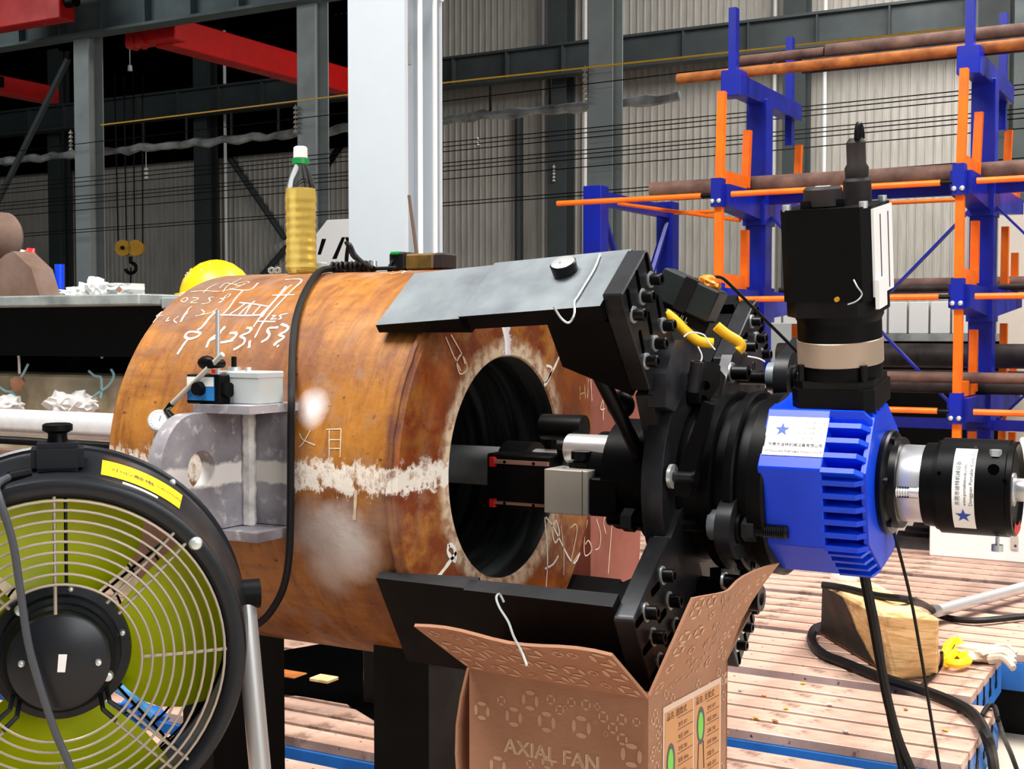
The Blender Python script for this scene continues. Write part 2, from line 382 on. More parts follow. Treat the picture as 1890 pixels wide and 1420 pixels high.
for i in range(20): place('panel', lo2, ROOFSHADE, wall, T((-44+i, WY, 0)))  # near-black panels paint in the unlit upper left wall
# columns: flange faces -Y, recess opens to +X
def column(x, y, w, d, tf, h, mat, label, group=None, name='steel_column'):
    t = thing(name, (x, y, -.3), label, 'column', group)
    for s in (-1, 1):
        place('flange', MB().box((0, s*(d/2-tf/2), h/2), (w, tf, h)).mesh('flange', None, 0), mat, t, T((x, y, -.3)))
    place('web', MB().box((0, 0, h/2), (tf, d-2*tf, h)).mesh('web', None, 0), mat, t, T((x, y, -.3)))
    place('base_plate', MB().box((0, 0, .02), (w*1.5, d*1.4, .04)).mesh('base_plate', None, 0), mat, t, T((x, y, -.3)))
    return t
def colx(px, Y): return at(px, 500, Y=Y).x
big = column(at(690, 300, F=7).x+.02, at(690, 300, F=7).y+.18, .37, .37, .03, 7.5, COLW, 'broad pale blue-white steel column standing right behind the rusty drum')
bx, by = WM[big].translation.x, WM[big].translation.y
for k, dy in enumerate((-.06, .085)):
    place('conduit', MB().cyl((.20, dy, 0), (.20, dy, 7.4), .014, seg=10).mesh('conduit'), WHT, big, WM[big])
for z in (3.28, 3.34): place('strap', MB().box((.195, .0, z), (.02, .34, .03)).mesh('strap', None, 0), WHT, big, WM[big])
place('cable_tray', MB().box((.12, -.1, 2.95), (.02, .14, .12)).mesh('cable_tray', None, 0), COLG, big, WM[big])
NR = 20.0
LBL = {155: 'grey crane column rising left of the hanging hook block', 568: 'grey crane column behind the yellow liquid bottle', 1108: 'grey crane column left of the blue cantilever rack', 1828: 'grey crane column behind the right post of the blue rack'}
for px in (155, 568, 1108, 1828): column(colx(px, NR), NR+.2, .44, .42, .03, 10.8, COLG, LBL[px], 'crane columns of the near row')
LBF = {112: 'dark wall column at far left beside the grey crane column', 382: 'dark wall column between the hook block and the bottle', 735: 'dark wall column hidden behind the pale column', 1035: 'dark wall column left of the third grey crane column', 1468: 'dark wall column behind the left post of the blue rack', 1885: 'dark wall column at the far right edge behind the rack'}
for px in LBF:
    c = column(colx(px, 31), 31.0, .55, .5, .04, 10.9, COLD, LBF[px], 'dark wall columns along the ribbed wall', 'wall_column')
    for s in (-.62, .62): place('downpipe', MB().cyl((s, .2, 0), (s, .2, 10.8), .05, seg=8).mesh('downpipe'), WHT, c, WM[c])
# runway beams
def girder(name, x0, x1, y, z0, z1, w, mat, label, step):
    t = thing(name, ((x0+x1)/2, y, z0), label, 'beam')
    build('web', MB().box2((x0, y-.02, z0), (x1, y+.02, z1)), mat, t, smooth=0)
    for z in (z0, z1): build('flange', MB().box2((x0, y-w/2, z-.03), (x1, y+w/2, z+.03)), mat, t, smooth=0)
    me = MB().box((0, 0, 0), (.03, w*.9, (z1-z0)*.98)).mesh('stiffener', None, 0); n = int((x1-x0)/step)
    for i in range(n+1): place('stiffener', me, mat, t, T((x0+i*(x1-x0)/n, y, (z0+z1)/2)))
    return t
zb = at(300, 46, Y=NR).z
girder('runway_beam', -26, -11, NR-.1, zb, zb+1.0, .4, GIRD, 'grey-green runway beam with stiffeners crossing the upper left corner', 1.25)
girder('runway_beam', -42, -.5, 30.2, at(1190, 122, Y=30.2).z, at(1190, 66, Y=30.2).z, .45, GIRDD, 'dark grey runway girder along the far ribbed wall', 1.6)
t = build('unlit_wall_screen', MB().box2((-44, 31.265, 6.6), (-21.6, 31.31, 10.5)), ROOFSHADE, smooth=0); tag(t, 'black screen standing in for the unlit upper part of the far wall, upper left', 'shade screen')  # added black screen, imitates the wall lying in the dark
# red overhead cranes
def crane_beam(x, y0, y1, z0, z1, label):
    t = thing('crane_girder', (x, (y0+y1)/2, z0), label, 'crane', None)
    build('box_girder', MB().box2((x-.25, y0, z0), (x+.25, y1, z1), bev=.02), REDC, t, smooth=0)
    build('end_carriage', MB().box2((x-.9, y0-.25, z0+.05), (x+.55, y0+.1, z1-.1), bev=.02), REDC if label.startswith('bright') else BLK, t, smooth=0)
    build('suspension_post', MB().box2((x-.12, y1-.5, z1), (x+.12, y1-.25, 10.59)), ROOFSHADE, t, smooth=0)
    for k in (-.7, -.45): build('wheel', MB().cyl((x+k, y0-.3, z0+.1), (x+k, y0-.1, z0+.1), .14, seg=14), REDC, t)
    return t
q = at(290, 88, Y=20.8); crane_beam(q.x+.2, 20.8, 28.5, q.z, q.z+.62, 'bright red crane girder hanging behind the upper left runway beam')
q = at(4, 178, Y=21.3); c2 = crane_beam(q.x-.45, 21.2, 23.2, q.z+.15, q.z+.55, 'red crane end at the left edge below the runway beam')
q = at(-30, 30, Y=18.8); q2 = at(124, 4, Y=18.8)
t = thing('crane_end_truck', (q.x, 18.8, q.z), 'red crane end truck in the top left corner', 'crane')
build('box_girder', MB().box2((q.x, 18.6, q2.z-.35), (q2.x, 19.0, q2.z+.5), bev=.02), REDC, t, smooth=0)
build('buffer', MB().cyl((q2.x, 18.8, q2.z), (q2.x+.25, 18.8, q2.z), .12), BLK, t)
# wrapped bus duct on hangers
dy = 20.75
a = at(-20, 300, Y=dy); b = at(1255, 180, Y=dy); pts = []
for i in range(90):
    f = i/89; p = a.lerp(b, f); pts.append(p+Vector((0, .05*noise.noise((i*.37, 1, 0)), .07*noise.noise((i*.5, 0, 3)))))
t = thing('wrapped_bus_duct', a.lerp(b, .5), 'crumpled silver foil-wrapped duct running along behind the grey columns', 'duct')
build('foil_wrap', MB().tube(pts, lambda f: .085+.045*noise.noise((f*40, 4, 1)), 8), SILW, t)
for i in range(1, 14):
    p = a.lerp(b, i/14); build('hanger', MB().box2((p.x-.02, dy-.02, p.z), (p.x+.02, dy+.02, p.z+.55)), BLK, t, smooth=0)
# long bare wires
for i, (y0, y1) in enumerate(((318, 262), (326, 270), (334, 279), (351, 300), (357, 307), (364, 315), (376, 330), (410, 373), (415, 379), (257, 186))):
    p, q = at(-20, y0+26 if i < 9 else y0+28, Y=19.7), at(813, y1 if i < 9 else y1, Y=19.7); d = (q-p)
    e = p+d*((-2.2-p.x)/d.x); o = build('line_wire', MB().tube([p, p+(e-p)*.5+Vector((0, 0, -.02)), e], .009, 5), BLK)
    tag(o, ['topmost of the black line wires crossing the grey columns', 'second line wire from the top, below the silver duct', 'third line wire below the silver duct', 'first line wire of the middle bundle', 'second line wire of the middle bundle', 'third line wire of the middle bundle', 'lowest line wire of the middle bundle', 'upper of the two low line wires', 'lower of the two low line wires', 'dark line wire just under the yellow cable'][i], 'wire', 'line wires along the near crane columns')
p, q = at(186, 231, Y=19.65), at(1785, 50, Y=19.65)
o = build('yellow_wire', MB().tube([p, p.lerp(q, .5)+Vector((0, 0, .06)), q, q+Vector((.02, 0, -.12)), q+Vector((-.1, 0, -.2))], .015, 6), YELC); tag(o, 'thin yellow cable stretched in front of the far girder, ending at the rack', 'cable')
k = 0
for px, y0, y1, yy, yt in ((131, 230, 278, 19.93, None), (546, 190, 245, 19.93, None), (1080, 125, 190, 19.93, None), (270, 303, 330, 20.75, 268), (1022, 290, 335, 30.69, None), (880, 250, 268, 20.75, 206)):
    p0 = at(px, y1, Y=yy); nd_ = max(2, int((y1-y0)/2400*26/.09)); pr_ = [(j*.09+dz, rr_) for j in range(nd_) for dz, rr_ in ((0, .008), (0, .05), (.05, .035), (.05, .008), (.089, .008))]
    if yt: pr_.append((at(px, yt, Y=yy).z-p0.z, .008))
    t = build('insulator_string', MB().lathe(pr_, p0, (0, 0, 1), 8), ALU)
    tag(t, ['insulator string at the left grey column', 'insulator string left of the bottle cap', 'insulator string left of the third grey column', 'small insulator string right of the hook ropes', 'insulator cluster by the dark wall column mid picture', 'tiny insulator string right of the pale column'][k], 'insulator'); k += 1
# braces on far wall
for i, (p, q, Y, r) in enumerate((((126, 108), (-4, 372), 20.3, .07), ((408, 268), (526, 440), 31.45, .10), ((530, 456), (482, 512), 31.45, .10), ((634, 262), (592, 322), 31.45, .1), ((958, 215), (958, 650), 31.45, .12))):
    o = build('brace', MB().cyl(at(*p, Y=Y), at(*q, Y=Y), r, seg=8), COLD if i != 3 else BLK)
    tag(o, ['thin diagonal brace at the left edge', 'dark diagonal brace running down towards the bottle', 'dark brace rising to the bottle from lower left', 'dark diagonal brace between bottle and pale column', 'dark thin post on the wall right of the pale column'][i], 'brace')
# crane hook block
hc = at(241, 458, F=32); t = thing('hook_block', (hc.x, hc.y, hc.z-.9), 'yellow crane hook block hanging on four ropes before the far wall', 'crane hook')
for k in (-.30, -.1, .1, .30): build('wire_rope', MB().cyl(hc+CR*k, hc+CR*(k*1.15)+Vector((0, 0, 4.2)), .018, seg=6), BLK, t)
for k in (-.17, .14): build('sheave', MB().cyl(hc+CR*k-CH*.08, hc+CR*k+CH*.08, .2, seg=20), HOOKY, t)
build('sheave_pin', MB().cyl(hc-CH*.12-CR*.17, hc+CH*.1-CR*.17, .05, seg=10), BLK, t)
hk = hc+Vector((0, 0, -.36)); build('hook', MB().tube([hk+Vector((0, 0, .15)), hk]+[hk+CR*(.13*math.sin(a))+ZZ*(-.13+.13*math.cos(a)) for a in [x*.35 for x in range(1, 14)]], .045, 8), BLK, t)
o = build('sling', MB().cyl(hk+Vector((0, 0, -.12)), at(241, 528, F=32), .02, seg=6), BLK); tag(o, 'black sling hanging from the yellow hook block', 'sling')
for i in range(1): 
    p = at(240, 131, F=33); o = build('pendant_lamp', MB().lathe([(0, .0), (0, .06), (.14, .05), (.15, .01), (10.6-p.z, .01), (10.6-p.z, 0)], p, (0, 0, 1), 10), WHT); tag(o, 'tiny white hanging lamp in the dark roof, upper left', 'lamp')
# ---------------------------------------------------------------- bench at left
bt = at(100, 545, Y=3.8).z; xl, xr = -8.5, at(256, 545, Y=3.8).x; xe = at(470, 545, Y=3.95).x
t = thing('steel_bench', ((xl+xr)/2, 4.2, -.3), 'long grey steel bench with a black hollow front, left behind the fan', 'bench')
build('bench_top', MB().box2((xl, 3.8, bt-.045), (xr, 4.9, bt), bev=.006), GREYB, t, smooth=0)
build('bench_top', MB().box2((xr, 3.92, bt-.06), (xe, 4.9, bt-.012), bev=.006), GREYB, t, smooth=0)
build('back_panel', MB().box2((xl, 4.82, -.3), (xe, 4.88, bt-.05)), BLK, t, smooth=0)  # black colour stands in for the shade inside the bench
for x in (-6.2, at(152, 700, Y=4.5).x, xe-.1): build('post', MB().box2((x-.05, 4.45, -.3), (x+.05, 4.55, bt-.05)), BLK, t, smooth=0)
build('front_skirt', MB().box2((xl, 4.0, bt-.26), (xe, 4.04, bt-.045)), BLK, t, smooth=0)
zt = at(100, 692, Y=4.6).z
o = build('concrete_plinth', MB().box2((xl, 4.12, -.3), (xe, 4.4, at(100, 692, Y=4.12).z), bev=.01), CONC, smooth=0); tag(o, 'dirty beige plinth under the grey bench', 'plinth')
for i, (px, rr, sd) in enumerate(((120, .06, 1), (148, .055, 2), (15, .05, 4))):
    p = at(px, 746, Y=4.03); o = build('rag_heap', MB().sphere((p.x, 4.03, p.z), rr, sub=3, sc=(1.6, 1, .8), nz=.8, fr=3.5, seed=sd), RAG); tag(o, ['white rag heap under the bench, left of the dark post', 'white rag heap under the bench at the dark post', 'white rag heap at the left edge above the chrome shaft'][i], 'rag')
for i, pts in enumerate((((33, 640), (35, 665), (36, 690)), ((191, 608), (190, 640), (188, 662)), ((164, 685), (175, 694), (186, 697), (188, 715), (186, 735)), ((205, 682), (210, 694), (200, 712), (178, 728), (160, 745)), ((-4, 712), (10, 722), (24, 725), (28, 735), (18, 742), (-4, 742)), ((52, 672), (44, 688), (36, 700)))):
    o = build('pale_cord', MB().tube(smooth_path([at(x, y, Y=4.06) for x, y in pts]), .006, 6), CYAN if i != 0 else RAG)
    tag(o, ['short white cord end hanging under the bench at left', 'straight pale blue cord hanging under the bench', 'curled pale cord right of the dark post', 'pale blue cord looping down to the rag heap', 'pale blue cord loop at the left edge', 'short slanting blue cord above the brown scrap'][i], 'cord')
p = at(33, 708, Y=4.06); o = build('card_scrap', MB().sphere(p, .035, sub=2, nz=.7, fr=4, seed=9), CARD); tag(o, 'crumpled brown scrap among the cords under the bench', 'scrap')
X_ = C.x-.06; pz = [at(x, y, X=X_) for x, y in ((1090, 1130), (1176, 1120), (1196, 690), (1090, 650))]
t = tag(build('brown_slab', MB().prism([(p.y, p.z) for p in (pz[0], pz[1], pz[2], pz[3])], basis((X_-.3, 0, 0), (0, 1, 0), (0, 0, 1), (1, 0, 0)), .3), pm('reddish_mill_steel', (150, 84, 70), .6, c2=(112, 52, 34), sc=5), smooth=0), 'reddish-brown steel slab standing on edge behind the drum face', 'steel slab')
zlow = min(p.z for p in pz); o = tag(build('slab_stand', MB().box2((X_-.28, pz[0].y, .0), (X_-.02, pz[1].y, zlow)), BLK, smooth=0), 'black stand carrying the reddish slab behind the drum', 'stand')
# things on the bench
poly = [(-30, 548), (74, 544), (58, 490), (24, 458), (10, 464), (-30, 500)]
P0 = at(20, 545, Y=4.05); o = build('steel_wedge', MB().prism([((at(x, y, Y=4.05)-P0).x, (at(x, y, Y=4.05)-P0).z) for x, y in poly], basis((P0.x, 4.17, bt), (1, 0, 0), (0, 0, 1), (0, -1, 0)), .12), BROWNM, smooth=0)
tag(o, 'brown mill steel block with sloping sides on the bench at left', 'steel block')
p = at(-16, 436, Y=4.1); o = build('steel_roller', MB().lathe([(0, 0), (0, .1), (.02, .115), (.16, .115), (.18, .1), (.18, 0)], (p.x, 4.02, p.z), (0, 1, 0), 28), BROWNM); tag(o, 'rusty round steel roller lying on the brown steel block', 'roller')
p = at(32, 486, Y=4.45); o = build('white_helmet', MB().sphere(p, .085, sub=3, sc=(1, 1, .85)), WHT); tag(o, 'white safety helmet behind the brown steel block', 'helmet')
p = at(56, 508, Y=4.45); o = build('red_glove', MB().sphere(p, .055, sub=3, sc=(1.0, .7, 2.4), nz=.3, seed=3), REDP); tag(o, 'red cloth lump beside the white helmet', 'cloth')
t = thing('pipe_vise', at(110, 544, Y=4.2), 'small blue pipe clamp standing on the bench', 'clamp')
p = at(110, 541, Y=4.2); build('upright', MB().cyl(p, at(110, 488, Y=4.2), .022, seg=14), BLUE, t)
build('foot_bar', MB().cyl(at(74, 543, Y=4.2), p, .012, seg=10), BLUE, t); build('top_bar', MB().cyl(at(76, 525, Y=4.2), at(110, 525, Y=4.2), .011, seg=10), BLUE, t); build('handle', MB().tube(smooth_path([at(74, 530, Y=4.2), at(72, 517, Y=4.2), at(82, 518, Y=4.2), at(84, 526, Y=4.2)]), .008, 6), BLK, t)
for i, (px, py, r, sc, sd) in enumerate(((137, 541, .05, (1.4, .8, .45), 11), (156, 539, .045, (1.2, .8, .8), 12), (178, 532, .045, (1, 1, 1), 13), (128, 545, .03, (1.5, .8, .5), 15))):
    o = build('crumpled_paper', MB().sphere(at(px, py, Y=4.1), r, sub=3, sc=sc, nz=.75, fr=3.2, seed=sd), RAG); tag(o, ['flat white paper crumple on the bench, second from left', 'white paper crumple on the bench, middle of the row', 'tall round white paper crumple on the bench', 'leftmost small white paper crumple on the bench'][i], 'paper')
rows = [[at(190+55*u, 523+22*v+4*noise.noise((u*6, v*4, 2)), Y=4.1+.04*noise.noise((u*5, v*5, 1))) for u in [i/8 for i in range(9)]] for v in [j/4 for j in range(5)]]
o = build('paper_bag', MB().thick(rows, (0, .07, 0)), WHT); tag(o, 'white paper bag with a brown diamond mark at the bench end', 'bag')
dm = MB(); pp = [at(x, y, Y=4.05) for x, y in ((220, 528), (226, 534), (220, 541), (213, 534))]; dm.vf(pp, [(0, 1, 2, 3)]); build('diamond_mark', dm, CARD, o, smooth=0)
# helmet behind the drum
p = at(400, 546, Y=4.3); t = thing('yellow_helmet', p, 'yellow safety helmet with white specks behind the top of the drum', 'helmet')
r = .165*1.0; build('shell', MB().lathe([(0, .158), (.03, .155), (.07, .142), (.11, .112), (.14, .07), (.153, .03), (.157, 0)], p, (0, 0, 1), 32), YEL, t)
build('brim', MB().lathe([(0, .15), (0, .178), (.008, .178), (.012, .15)], p, (0, 0, 1), 32), YEL, t)
for k in range(9):
    a, b = random.uniform(-2.6, -.4), random.uniform(.55, 1.1); d = Vector((math.cos(a)*math.cos(b), math.sin(a)*math.cos(b), math.sin(b)))
    build('speck', MB().sphere(p+Vector((d.x*.158, d.y*.158, d.z*.155)), .004, sub=1), WHT, t)
# shafts behind the drum
ys = 3.3; zc = at(100, 784, Y=ys).z
t = thing('chrome_shaft', (-4, ys, zc-.06), 'thick polished steel shaft lying behind the drum, lower left', 'shaft')
build('shaft', MB().cyl((-6, ys, zc), (-2.2, ys, zc), .0505, seg=40), pm('bright_ground_steel', (244, 244, 244), .3, .35, var=.12, sc=30), t); build('end_block', MB().box2((-2.35, ys-.075, -.0), (-2.2, ys+.1, zc+.08), bev=.01), BLK, t, smooth=0); build('end_block', MB().box2((-6, ys-.075, -.0), (-5.8, ys+.1, zc+.08), bev=.01), BLK, t, smooth=0)
z2 = at(100, 818, Y=ys-.06).z
m = MB(); n = 330; m.lathe([(i*.0105+ (0 if k == 0 else .00525), .011 if k == 0 else .0155) for i in range(n) for k in (0, 1)], (-5.75, ys-.06, z2), (1, 0, 0), 12)
o = build('lead_screw', m, SCREW); tag(o, 'black threaded lead screw under the polished shaft', 'screw')
z3 = at(20, 838, Y=ys-.08).z; o = build('brown_rail', MB().box2((-6, ys-.13, z3-.025), (-2.5, ys-.078, z3+.02)), BROWNM, smooth=0); tag(o, 'brown steel rail below the black lead screw', 'rail')
# ================================================================ SLOTTED FLOOR PLATES
def fplate(y0, y1, x0, x1, lab, n=5, th=.13, zt=0):
    t = thing('slotted_floor_plate', ((x0+x1)/2, (y0+y1)/2, zt-th), lab, 'floor plate', None)
    build('plate_body', MB().box2((x0, y0, zt-th), (x1, y1, zt-.03)), PLATEB, t, smooth=0)
    build('leg', MB().box2((x0+.1, y0+.05, -.3), (x1-.25, y1-.05, zt-th)), BLK, t, smooth=0)
    w = (y1-y0)/n; g = .024
    build('slot_bed', MB().box2((x0+.01, y0+.02, zt-.0305), (x1-.001, y1-.02, zt-.0285)), SLOTB, t, smooth=0)
    me = MB().box((0, 0, 0), (x1-x0, w-g, .03), bev=.002).mesh('rail', None, 0)
    for i in range(n): place('rail', me, RAIL, t, T(((x0+x1)/2, y0+(i+.5)*w, zt-.015)))
    ends = MB()
    for i in range(1, n):
        ends.box((x1+.0005, y0+i*w, zt-.045), (.004, .018, .04)); ends.box((x1+.0005, y0+i*w, zt-.075), (.004, .036, .022))
    build('slot_mouth', ends, BLK, t, smooth=0)['kind'] = 'stuff'
fplate(4.235, 4.835, -4.6, -.73, 'slotted steel floor plate carrying the big timber block')
fplate(3.55, 4.165, -4.6, -.635, 'slotted steel floor plate with dirt specks in front of the timber block')
fplate(2.86, 3.41, -4.6, -.55, 'slotted steel floor plate under the far side of the drum and box')
fplate(2.12, 2.73, -4.6, -.5, 'slotted steel floor plate directly under the drum')
fplate(1.45, 2.06, -4.6, -.5, 'slotted steel floor plate under the cardboard box front')
fplate(.75, 1.39, -4.6, -.5, 'slotted steel floor plate beneath the fan')
fplate(4.875, 5.55, -3.6, -.2, 'slotted steel floor plate behind the timber block, with teal front edge')
fplate(5.60, 6.215, -3.6, .2, 'slotted steel floor plate between the two far blue joints')
fplate(6.28, 7.0, -3.6, .4, 'farthest slotted steel floor plate under the white cabinet')
# ================================================================ DRUM
m = MB(); s0 = -SL
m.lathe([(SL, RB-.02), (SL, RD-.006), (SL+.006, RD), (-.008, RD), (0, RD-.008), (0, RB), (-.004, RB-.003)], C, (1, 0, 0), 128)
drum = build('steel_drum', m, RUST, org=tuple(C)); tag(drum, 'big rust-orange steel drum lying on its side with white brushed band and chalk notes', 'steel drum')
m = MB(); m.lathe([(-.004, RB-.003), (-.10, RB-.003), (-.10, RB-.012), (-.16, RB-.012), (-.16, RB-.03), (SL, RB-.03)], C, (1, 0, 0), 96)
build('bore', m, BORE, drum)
build('bore_back', MB().cyl(pol(SL+.02, 0, 0), pol(SL+.03, 0, 0), RB, seg=48), ROOFSHADE, drum)
# weld ridge on the rim
m = MB(); m.tube([pol(-.012+.003*noise.noise((a*.2, 0, 0)), RD+.0005+.002*noise.noise((a*.35, 1, 0)), a) for a in range(0, 360, 3)], .006, 6, True); build('rim_weld', m, RUST, drum)
# chalk notes
def ribbon(mb, P, N, w):
    n = len(P); L = []; Rr = []
    for i, p in enumerate(P):
        t = (P[min(i+1, n-1)]-P[max(i-1, 0)]); 
        if t.length < 1e-6: t = Vector((1, 0, 0))
        t.normalize(); nn = N[i]; s = nn.cross(t).normalized(); k = w*(.8+.4*random.random())*.5
        L.append(p+s*k+nn*.0007); Rr.append(p-s*k+nn*.0007)
    vl = [mb.bm.verts.new(v) for v in L]; vr = [mb.bm.verts.new(v) for v in Rr]
    for i in range(n-1): mb.bm.faces.new((vl[i], vr[i], vr[i+1], vl[i+1]))
def zs(pts, ox, oy, k): return [(ox+x/k, oy+y/k) for x, y in pts]
def chalk(strokes, w, mat, where='drum', name='chalk_note', lab=None):
    mb = MB()
    for st in strokes:
        P = []
        sp = smooth_path([(x, y, 0) for x, y in st], 4) if len(st) > 2 else [Vector((*st[0], 0)).lerp(Vector((*st[1], 0)), i/5) for i in range(6)]
        for q in sp:
            p = on_drum(q.x, q.y) if where == 'drum' else on_face(q.x, q.y)
            if where == 'face' and (p-C).length > RD-.004: p = at(q.x, q.y, X=X_)
            if p: P.append(p)
        if len(P) > 1:
            N = [Vector((0, p.y-C.y, p.z-C.z)).normalized() if where == 'drum' else Vector((1, 0, 0)) for p in P]
            ribbon(mb, P, N, w)
    o = build(name, mb, mat, drum, smooth=0)
    if len(strokes) > 1: o['kind'] = 'stuff'
    if lab: o['label'] = lab
K = 1890/340; Z = lambda *a: [zs(s, 280, 480, K) for s in a]
# phi 423.53
chalk(Z([(265, 970), (330, 870), (385, 800)], [(340, 790), (375, 745), (450, 740), (500, 755), (465, 790), (390, 812), (340, 790)], [(470, 722), (520, 690), (590, 600), (660, 530)],
        [(755, 685), (700, 745), (600, 820), (565, 900)], [(600, 825), (660, 800), (710, 745)], [(800, 755), (855, 750), (870, 775), (800, 835), (705, 850)], [(705, 850), (780, 838), (840, 825)],
        [(975, 700), (1020, 705), (1000, 745), (910, 785), (955, 810), (940, 865), (840, 925)], [(1010, 830), (1000, 905)],
        [(1300, 695), (1215, 700), (1190, 725), (1210, 770), (1180, 815), (1125, 845)], [(1330, 660), (1400, 690), (1375, 735), (1310, 770), (1360, 795), (1290, 845), (1255, 880)], [(1290, 880), (1302, 890)]), .0055, CHALK, lab='chalk writing of a diameter sign and 423.53')
chalk(Z([(1370, 205), (1540, 208), (1420, 330), (1260, 500), (1160, 620), (1100, 720), (1060, 800)], [(1380, 270), (1300, 370), (1190, 500), (1100, 610), (1045, 690)], [(1440, 260), (1380, 300), (1220, 470), (1130, 590)],
        [(1240, 365), (1465, 360)], [(800, 300), (1000, 312), (1090, 240)], [(940, 310), (860, 400), (790, 500), (720, 570)], [(700, 565), (960, 572), (1150, 565)], [(900, 440), (1050, 455), (1200, 480)],
        [(1060, 425), (960, 500), (900, 560)], [(960, 450), (880, 510), (800, 560)], [(1120, 470), (1040, 560)], [(1190, 490), (1110, 570)], [(1020, 460), (960, 560)]), .0035, CHALK, lab='chalk rectangle with hatching')
chalk(Z([(1235, 575), (1270, 575), (1225, 610), (1285, 605)], [(1345, 565), (1315, 570), (1330, 600), (1300, 612)], [(1345, 562), (1395, 552)], [(1080, 632), (1270, 635)]), .003, CHALK, lab='small chalk 25')
chalk(Z([(300, 420), (340, 390), (370, 400), (340, 435), (300, 425)], [(420, 390), (480, 400), (400, 440), (470, 440)], [(640, 385), (590, 390), (600, 425), (560, 450), (510, 455)], [(700, 400), (780, 385), (810, 350), (760, 370), (720, 430), (690, 440), (740, 410), (700, 400)],
        [(290, 345), (340, 335), (280, 380)], [(400, 330), (540, 320), (700, 325), (860, 290), (960, 240)], [(530, 340), (600, 280), (690, 245)], [(700, 290), (760, 240), (820, 250), (860, 250), (960, 225), (1000, 235), (900, 265), (850, 255)], [(735, 330), (780, 270), (920, 195)],
        [(800, 170), (1000, 155), (1300, 140), (1520, 150)], [(390, 495), (330, 570), (295, 640)], [(110, 530), (50, 580), (120, 570)], [(100, 540), (15, 645)], [(180, 590), (150, 630), (190, 620)], [(280, 580), (230, 620), (260, 650)],
        [(380, 510), (330, 590), (300, 640)], [(450, 580), (540, 560), (620, 540), (670, 500)], [(420, 480), (380, 500), (360, 560)], [(510, 510), (540, 540), (500, 570)]), .0026, CHALKO, lab='fainter chalk figures 0258 and dimensions')
chalk([[(760, 500), (740, 503), (720, 506)], [(790, 497), (812, 494), (800, 492), (780, 496)], [(735, 500), (748, 501), (742, 505)], [(700, 505), (718, 503)]], .003, CHALK)
chalk([[(573, 795), (560, 818), (552, 826)], [(553, 800), (560, 812), (582, 822)], [(603, 793), (630, 792)], [(630, 793), (628, 845)], [(608, 795), (608, 842)], [(608, 812), (628, 812)], [(608, 828), (628, 828)]], .002, CHALKO, lab='thin chalk marks above the white band')
chalk([[(657, 905), (656, 930), (654, 960)]], .006, CHALKO)
chalk([[(925, 595), (932, 620), (934, 655)]], .010, CHALK, 'face', 'chalk_stroke')
chalk([[(822, 622), (838, 660), (850, 685)], [(832, 618), (850, 650), (858, 672)], [(840, 660), (848, 690), (862, 680), (852, 655), (842, 668)]], .003, CHALKO, 'face', 'chalk_stroke')
chalk([[(1033, 655), (1022, 680), (1006, 706)], [(1008, 675), (1018, 680), (1012, 700), (1004, 712)]], .0065, CHALK, 'face', 'chalk_stroke')
chalk([[(842, 1020), (820, 1050), (798, 1078)], [(828, 1005), (826, 1020), (840, 1035), (838, 1012), (828, 1005)]], .008, CHALK, 'face', 'chalk_stroke')
chalk([[(1005, 955), (1010, 1030), (1007, 1090)], [(1007, 955), (1022, 975), (1055, 1038), (1070, 1022)], [(1026, 960), (1018, 975), (1024, 1002), (1032, 985), (1026, 960)], [(1005, 1050), (1020, 1042), (1030, 1026)]], .0042, CHALK, 'face', 'chalk_stroke', 'large chalk letter N')
chalk([[(1035, 970), (1040, 1020), (1040, 1062)], [(1052, 975), (1062, 968), (1064, 985), (1054, 1038), (1070, 1020)], [(1084, 960), (1078, 1000), (1080, 1026), (1092, 1015), (1086, 998), (1080, 1005)], [(1100, 958), (1108, 985), (1106, 1010), (1098, 1015)], [(1118, 985), (1114, 960), (1130, 935), (1128, 980), (1122, 1060)],
       [(1070, 712), (1070, 738)], [(1070, 728), (1080, 724)], [(1078, 710), (1080, 735)], [(1086, 700), (1084, 735)], [(1090, 700), (1092, 740)], [(1112, 738), (1108, 755), (1116, 755)], [(1113, 740), (1113, 776)]], .003, CHALKO, 'face', 'chalk_note', 'thin chalk figures 2639 and 441')
# lug on the drum flank
sl = at(462, 862, Y=C.y-RD).x-C.x
def lugp(px, py, s=sl): return at(px, py, X=C.x+s)
vo = -(lugp(372, 868)-C).y; ho = (lugp(372, 868)-C).z; hr = abs((lugp(372, 833)-C).z-(lugp(372, 905)-C).z)/2
zt, zb_ = (lugp(440, 758)-C).z, (lugp(460, 966)-C).z; vend = -(lugp(296, 868)-C).y; hh = (zt-zb_)/2; zc_ = (zt+zb_)/2
m = MB(); n = 24; outer = [(RD-.03, zb_), (RD-.03, zt)]; outer = []
arcR = hh
out_ = [(RD-.06, zt)]+[(vend-arcR*.8+arcR*.8*math.cos(a), zc_+arcR*math.sin(a)) for a in [PI/2-PI*i/n for i in range(n+1)]]+[(RD-.06, zb_)]
hole = [(vo+hr*math.cos(a), ho+hr*math.sin(a)) for a in [2*PI*i/40 for i in range(40)]]
import mathutils.geometry as mg
def holed(mb, M, outer, holes, h):
    loops = [[Vector((x, y, 0)) for x, y in outer]]+[[Vector((x, y, 0)) for x, y in hl] for hl in holes]
    fl = [p for l in loops for p in l]; tri = mg.tessellate_polygon(loops); k = len(fl)
    vs = [M @ p for p in fl]+[M @ (p+Vector((0, 0, h))) for p in fl]; fs = [tuple(t) for t in tri]+[tuple(i+k for i in t) for t in tri]
    o = 0
    for l in loops:
        L = len(l); fs += [(o+i, o+(i+1) % L, k+o+(i+1) % L, k+o+i) for i in range(L)]; o += L
    mb.vf(vs, fs)
